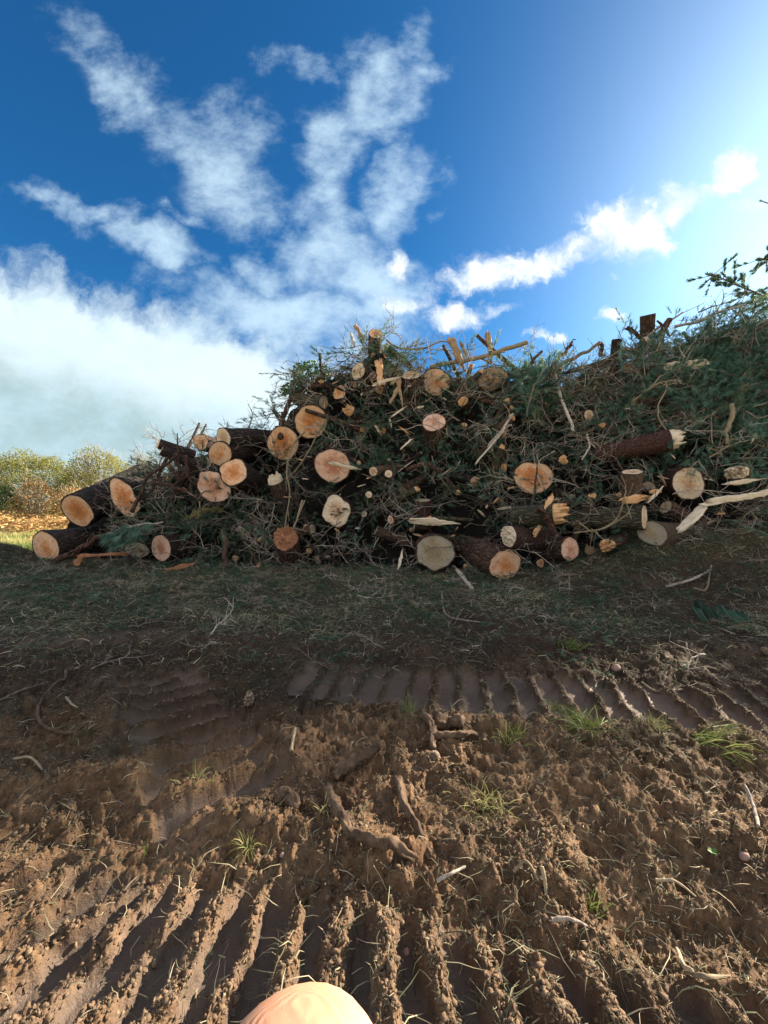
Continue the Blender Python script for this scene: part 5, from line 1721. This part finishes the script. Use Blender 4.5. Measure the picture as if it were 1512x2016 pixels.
root_obj([(28, 1510, .03), (60, 1522, .05), (84, 1528, .03)], .006, .005, 'short sunlit straw-coloured stick at the left edge', mat='stick_tan', name='stick', cat='stick')
root_obj([(130, 1380, .02), (140, 1395, .03), (152, 1402, .01)], .007, .005, 'little pale twig inside the curled root', mat='stick_tan', name='stick', cat='stick')
root_obj([(572, 1490, .01), (582, 1450, .04)], .010, .009, 'short flat stick standing in the mud left of centre', mat='stick_tan', name='stick', cat='stick')
root_obj([(0, 1383, .02), (50, 1368, .04), (95, 1358, .03)], .008, .005, 'thin straight twig running in from the left edge', mat='stick', name='stick', cat='stick')
root_obj([(1010, 1737, .03), (1035, 1745, .035), (1060, 1757, .02)], .006, .005, 'thin pale stick on the sunlit soil right of centre', mat='stick_tan', name='stick', cat='stick')
root_obj([(1067, 1730, .04), (1072, 1760, .02), (1078, 1782, .0)], .008, .005, 'short peg pointing down off the sunlit soil', mat='stick_tan', name='stick', cat='stick')
root_obj([(1332, 1900, .04), (1345, 1925, .04), (1362, 1955, .02)], .006, .005, 'white stick in the shade at the lower right', mat='stick_tan', name='stick', cat='stick')
root_obj([(1350, 1955, .015), (1390, 1952, .02), (1435, 1955, .01)], .007, .004, 'grey stick touching the white one at the lower right', mat='stick_tan', name='stick', cat='stick')
root_obj([(1085, 1830, .02), (1120, 1842, .03), (1155, 1848, .02)], .007, .005, 'dark stick in the shade below the sunlit mound', mat='stick', name='stick', cat='stick')
root_obj([(860, 1755, .02), (885, 1742, .04), (915, 1735, .02)], .006, .004, 'brown twig right of the thick root end', mat='stick', name='stick', cat='stick')
root_obj([(1290, 1750, .02), (1330, 1755, .03), (1370, 1775, .01)], .006, .003, 'curved pale rootlet on the sunlit mound', mat='stick_tan', name='rootlet')
root_obj([(1465, 1570, .05), (1485, 1610, .03), (1492, 1640, .02)], .008, .006, 'thin dark twig on the sunlit soil at the right edge', mat='stick', name='stick', cat='stick')
root_obj([(870, 1175, .03), (876, 1210, .03), (900, 1222, .02), (945, 1228, .02)], .016, .008, 'forked grey twig on the litter in front of the pile', mat='stick', name='stick', cat='stick')
root_obj([(885, 1115, .05), (905, 1135, .05), (930, 1160, .0)], .05, .03, 'dark limb with a snapped white tip in front of the weathered log', mat='stick', name='branch', cat='branch')
root_obj([(1262, 1352, .02), (1290, 1365, .02), (1345, 1368, .01)], .010, .007, 'pale rootlet across the far track at the right', mat='stick_tan', name='rootlet')
root_obj([(1310, 1160, .03), (1360, 1150, .05), (1400, 1130, .06)], .022, .014, 'grey root sticking out of the dark bank', mat='stick', name='root')
root_obj([(1365, 1170, .06), (1390, 1165, .03), (1400, 1120, .06)], .014, .010, 'looping rootlet on the dark bank', mat='stick_tan', name='rootlet')


def bank_roots():
    r_ = np.random.default_rng(88)
    mb = MB()
    for i in range(90):
        x, y = r_.uniform(2.6, 6.3), r_.uniform(4.9, 6.3)
        a = r_.uniform(0, 2 * PI)
        pts = [(x, y, hz(x, y) + .02)]
        for k in range(5):
            a += r_.normal() * .6
            x += math.cos(a) * .08; y += math.sin(a) * .08
            pts.append((x, y, hz(x, y) + r_.uniform(.0, .07)))
        add_tube(mb, spline(pts, 14), np.linspace(r_.uniform(.003, .009), .002, 14), 4, 0, 0, r_.uniform(.2, .9), cap=False)
    o = mb.build('bank_rootlets', M['stick'])
    tag(o, 'web of fine rootlets hanging out of the dark bank at the right', 'rootlets', kind='stuff')


bank_roots()


def stone(px, py, r, label, seed):
    bm = bmesh.new(); bmesh.ops.create_icosphere(bm, subdivisions=3, radius=1)
    g = gnd(px, py)
    V = np.array([v.co[:] for v in bm.verts])
    k = 1 + .25 * fbm(V[:, 0], V[:, 1], V[:, 2], 1.2, 3, seed)
    for v, q in zip(bm.verts, V * k[:, None] * np.array([r, r * .85, r * .95])): v.co = q
    me = bpy.data.meshes.new('stone'); bm.to_mesh(me); bm.free()
    me.materials.append(M['stone'])
    for p_ in me.polygons: p_.use_smooth = True
    o = bpy.data.objects.new('stone', me); COL.objects.link(o); o.location = g + [0, 0, r * .5]
    tag(o, label, 'stone')


stone(1213, 1325, .035, 'rounded pink stone sitting above the far track', 3)
stone(1465, 1700, .018, 'small pebble on the sunlit soil at the right', 4)
stone(800, 1890, .012, 'small dark red pebble in the near track', 5)
stone(556, 1690, .010, 'tiny pale pebble under the thick root', 6)


def seedling():
    g = gnd(1402, 1690)
    mb = MB()
    for a in (0.2, 1.9, 3.3, 4.6):
        d = np.array([math.cos(a), math.sin(a), .5]); s_ = np.array([-math.sin(a), math.cos(a), 0])
        b = np.array([0, 0, .01]); l = .022
        mb.add([b, b + d * l * .5 + s_ * l * .4, b + d * l, b + d * l * .5 - s_ * l * .4], [[0, 1, 2, 3]], .95)
    add_tube(mb, [(0, 0, -.01), (0, 0, .012)], .0015, 5, a=.6)
    o = mb.build('seedling', M['leaf']); o.location = g
    tag(o, 'tiny bright green seedling on the sunlit soil at the right', 'seedling')


seedling()

# ------------------------------------------------------------------ background: field, bracken, hedge

def bush(name, px, py_top, Y, rx, rz, n, label, seed, leaf='hedge', twigs=26, size=.055, cat='bush', bare=False, twig_w=.03):
    r_ = np.random.default_rng(seed)
    C = at(px, 1000, Y); C[2] = -.1
    top = at(px, py_top, Y)[2]
    H = top - C[2]
    D = r_.normal(size=(n, 3)); D[:, 2] = np.abs(D[:, 2]); D /= np.linalg.norm(D, axis=1)[:, None]
    lump = 1 + .22 * fbm(D[:, 0] * 2, D[:, 1] * 2, D[:, 2] * 2, 1.3, 3, seed)
    rad = lump * r_.uniform(.55, 1, n) ** .35
    P = D * rad[:, None] * np.array([rx, rx * .7, H])[None]
    nrm = r_.normal(size=(n, 3)); nrm /= np.linalg.norm(nrm, axis=1)[:, None]
    a = np.cross(nrm, r_.normal(size=(n, 3))); a /= np.linalg.norm(a, axis=1)[:, None]
    b = np.cross(nrm, a)
    s_ = size * r_.uniform(.5, 1.4, (n, 1))
    V = np.stack([P - a * s_, P + b * s_ * .5, P + a * s_, P - b * s_ * .5], 1).reshape(-1, 3)
    st = MB()
    for i in range(twigs):
        a_ = r_.uniform(0, 2 * PI); e_ = r_.uniform(.5, 1.5)
        d = np.array([math.cos(a_) * math.cos(e_) * rx, math.sin(a_) * math.cos(e_) * rx * .7, math.sin(e_) * H])
        k = r_.uniform(.9, 1.13)
        P_ = wobble(spline([d * .03, d * .45 * k + [0, 0, .15 * H * math.cos(e_)], d * k], 12), .12, .6, seed + i)
        add_tube(st, P_, np.linspace(twig_w, twig_w * .3, 12), 4, 0, 0, r_.uniform(.2, 1), cap=False)
        for k_ in range(4):
            u_ = r_.integers(4, 11); l = r_.uniform(.3, .9)
            e2 = P_[u_] + unit(d + r_.normal(size=3) * H * .45) * l
            add_tube(st, spline([P_[u_], (P_[u_] + e2) / 2 + r_.normal(size=3) * .05, e2], 6), np.linspace(twig_w * .5, twig_w * .2, 6), 3, 0, 0, r_.uniform(.2, 1), cap=False)
    root = st.build(name, M['hedge_twig'])
    root.location = C
    if n:
        mb = MB(); mb.add(V, np.arange(4 * n).reshape(-1, 4), np.repeat(np.clip(r_.uniform(0, 1, n) * .6 + .4 * (lump - .8), 0, 1), 4))
        mb.build('foliage', M[leaf], root)
    return tag(root, label, cat)


bush('hedge_bush', 60, 888, 28, 4.8, 1, 42000, 'wide rounded olive-green bush at the far left beyond the field', 1, twigs=50)
bush('hedge_bush', -75, 900, 29, 4.0, 1, 9000, 'olive bush running out of the picture at the left edge', 2)
bush('hedge_bush', 195, 884, 27, 3.1, 1, 15000, 'yellow-green bush with pale bare stems showing, right of the rounded bush', 3, twigs=70, twig_w=.04)
bush('bare_shrub', 275, 893, 29, 2.8, 1, 2500, 'leafless grey shrub against the sky beside the left shoulder of the pile', 4, twigs=60, leaf='hedge', twig_w=.025)
bush('hedge_bush', 330, 930, 31, 3.0, 1, 5000, 'low bush mostly hidden behind the left shoulder of the pile', 5)
bush('dark_bush', 5, 955, 25, 1.3, 1, 3500, 'small dark green bush at the left edge under the rounded bush', 6, leaf='leaf', twigs=8)
bush('bracken_bush', 75, 940, 24.5, 1.7, 1, 2600, 'russet bush in front of the rounded olive bush', 7, leaf='bracken', twigs=40)
bush('bracken_bush', 140, 955, 24, 1.6, 1, 1800, 'smaller russet bush beside the other, behind the black-barked log', 8, leaf='bracken', twigs=30)


def build_field():
    n = 30000
    Y = rng.uniform(10.5, 25, n); X = -rng.uniform(.62, 1.15, n) * Y
    mb = MB()
    Z = np.where(Y < 14, height(X, Y), -.16)
    gx = fbm(X, Y, None, .5, 3, 90)
    L = rng.uniform(.10, .30, n)
    a = rng.uniform(0, 2 * PI, n); el = rng.uniform(.5, 1.3, n)
    b = np.stack([X, Y, np.maximum(Z, -.16)], 1)
    d = np.stack([np.cos(a) * np.cos(el), np.sin(a) * np.cos(el), np.sin(el)], 1)
    s_ = np.stack([-np.sin(a), np.cos(a), 0 * a], 1) * .012
    V = np.stack([b - s_, b + s_, b + d * L[:, None]], 1).reshape(-1, 3)
    mb.add(V, np.arange(3 * n).reshape(-1, 3), np.repeat(np.clip(.5 + .8 * gx + .2 * rng.normal(size=n), 0, 1), 3))
    o = mb.build('field_grass', M['straw']); tag(o, 'sunlit yellow-green grass of the field beyond the pile', 'grass', kind='stuff')
    n = 18000
    Y = rng.uniform(12.5, 25.5, n); X = -rng.uniform(.66, 1.15, n) * Y
    k = fbm(X, Y, None, .6, 3, 91) > .25 - .5 * sst(Y, 15, 22)
    X, Y = X[k], Y[k]; n = len(X)
    b = np.stack([X, Y, np.full(n, -.1) + rng.uniform(0, 1.0, n) * sst(Y, 16, 22) * (.6 + .8 * fbm(X, Y, None, .5, 2, 92))], 1)
    d = rvec(n); d[:, 2] = np.abs(d[:, 2]) * .5
    s_ = np.cross(d, rvec(n)) * .05
    V = np.stack([b - s_, b + s_, b + d * .3], 1).reshape(-1, 3)
    mb = MB(); mb.add(V, np.arange(3 * n).reshape(-1, 3), np.repeat(rng.uniform(0, 1, n), 3))
    o = mb.build('dead_bracken', M['bracken']); tag(o, 'low orange dead bracken in front of the hedge at the left', 'bracken', kind='stuff')


build_field()

# ------------------------------------------------------------------ pine tree beyond the right edge

def build_tree():
    r_ = np.random.default_rng(5)
    base = at(1720, 700, 12.0); base[2] = 0.6
    root = empty('pine_tree', base, 'standing pine at the right edge, only its dark branch tips reaching into the sky', 'tree')
    mb = MB()
    H = 8.5
    T = wobble(spline([(0, 0, -.8), (.1, 0, 2.5), (-.1, .1, 5.5), (0, 0, H)], 24), .08, .4, 3)
    add_tube(mb, T, np.linspace(.24, .05, 24), 16, .2, 3, .4)
    mb.build('trunk', M['bark_red'], root, smooth=True)
    limbs, cr = MB(), MB()

    def limb(p0, p1, r0, nt, sag=.2, dens=60):
        P = wobble(spline([p0, (np.array(p0) + p1) / 2 + [0, 0, -sag], p1], 18), .05, .6, r_.integers(999))
        add_tube(limbs, P, np.linspace(r0, .012, 18), 7, .1, 1, .35)
        for i in range(nt):
            k = r_.integers(9, 18)
            d = unit(unit(P[-1] - P[0]) * .5 + r_.normal(size=3) * .8)
            l = r_.uniform(.15, .55)
            e = P[k] + d * l
            add_tube(limbs, spline([P[k], (P[k] + e) / 2, e + [0, 0, .05]], 5), np.linspace(.012, .006, 5), 4, 0, 0, .35, cap=False)
            for q in (.5, .8, 1.0):
                add_needles(cr, P[k] + d * l * q, unit(d + [0, 0, .5]), dens, .13, .75, .014, 0, r_, .4)
        add_needles(cr, P[-1], unit(P[-1] - P[-2]), dens, .12, .7, .009, 0, r_, .4)
    b = np.array(base)
    limb((0, 0, at(1720, 600, 12)[2] - b[2] - .3), at(1404, 541, 11.0) - b, .07, 60, .30)
    limb((0, 0, at(1720, 500, 12)[2] - b[2]), at(1492, 512, 11.3) - b, .06, 40, .1)
    limb((0, 0, at(1720, 420, 12)[2] - b[2] - .3), at(1500, 395, 11.3) - b, .05, 1, .3)
    for i in range(16):
        z = r_.uniform(3.2, 8.2); a = r_.uniform(-1.9, 1.6); l = (9 - z) * .42
        limb((0, 0, z), (math.cos(a) * l + .0, math.sin(a) * l, z + r_.uniform(.2, .9)), .05, 12, .1, 22)
    limbs.build('limbs', M['stick'], root, smooth=True)
    cr.build('crown', M['needle'], root)


build_tree()

# ------------------------------------------------------------------ the photographer's fingertip

def build_hand():
    """right hand holding the phone: one fingertip strays up before the lens"""
    tip = at(578, 2086, .043)
    V, E, RR = [], [], []

    def v(p, r): V.append(tuple(p)); RR.append(r); return len(V) - 1
    w = v((.035, -.04, 1.255), .027)                       # wrist
    pm = v((.020, -.020, 1.315), .026)
    E.append((w, pm))
    fa = v((.10, -.14, 1.13), .034); E.append((fa, w))
    knu = [(-.016, .012, 1.372), (.004, .008, 1.378), (.022, .002, 1.374), (.038, -.008, 1.362)]
    tips = [[tip + [-.003, .006, -.045], tip + [0, .001, -.020], tip + [.0, 0, 0]],
            [(.006, .050, 1.385), (.004, .052, 1.362), (.004, .034, 1.350)],
            [(.026, .044, 1.378), (.025, .047, 1.355), (.024, .030, 1.343)],
            [(.043, .030, 1.362), (.044, .033, 1.343), (.042, .020, 1.333)]]
    for k, ch in zip(knu, tips):
        a = v(k, .0125); E.append((pm, a))
        for i, q in enumerate(ch):
            b_ = v(q, ((.0150, .0150, .0142) if k is knu[0] else (.0092, .0088, .0080))[i]); E.append((a, b_)); a = b_
    a = v((-.010, -.028, 1.325), .014); E.append((pm, a))
    for q, r in (((-.032, -.014, 1.345), .0115), ((-.044, .004, 1.360), .010), ((-.048, .018, 1.372), .0085)):
        b_ = v(q, r); E.append((a, b_)); a = b_
    me = bpy.data.meshes.new('hand_cage')
    me.from_pydata(V, E, [])
    o = bpy.data.objects.new('hand_cage', me); COL.objects.link(o)
    sk = o.modifiers.new('s', 'SKIN'); sk.use_smooth_shade = True
    for i, d in enumerate(me.skin_vertices[0].data):
        d.radius = (RR[i], RR[i]); d.use_root = (i == 0)
    sb = o.modifiers.new('b', 'SUBSURF'); sb.levels = 3; sb.render_levels = 3
    dg = bpy.context.evaluated_depsgraph_get()
    me2 = bpy.data.meshes.new_from_object(o.evaluated_get(dg))
    bpy.data.objects.remove(o)
    for p_ in me2.polygons: p_.use_smooth = True
    me2.materials.clear(); me2.materials.append(M['skin'])
    h = bpy.data.objects.new('person', me2); COL.objects.link(h)
    tag(h, "photographer's hand with one pale fingertip poking up at the bottom edge", 'person')


build_hand()
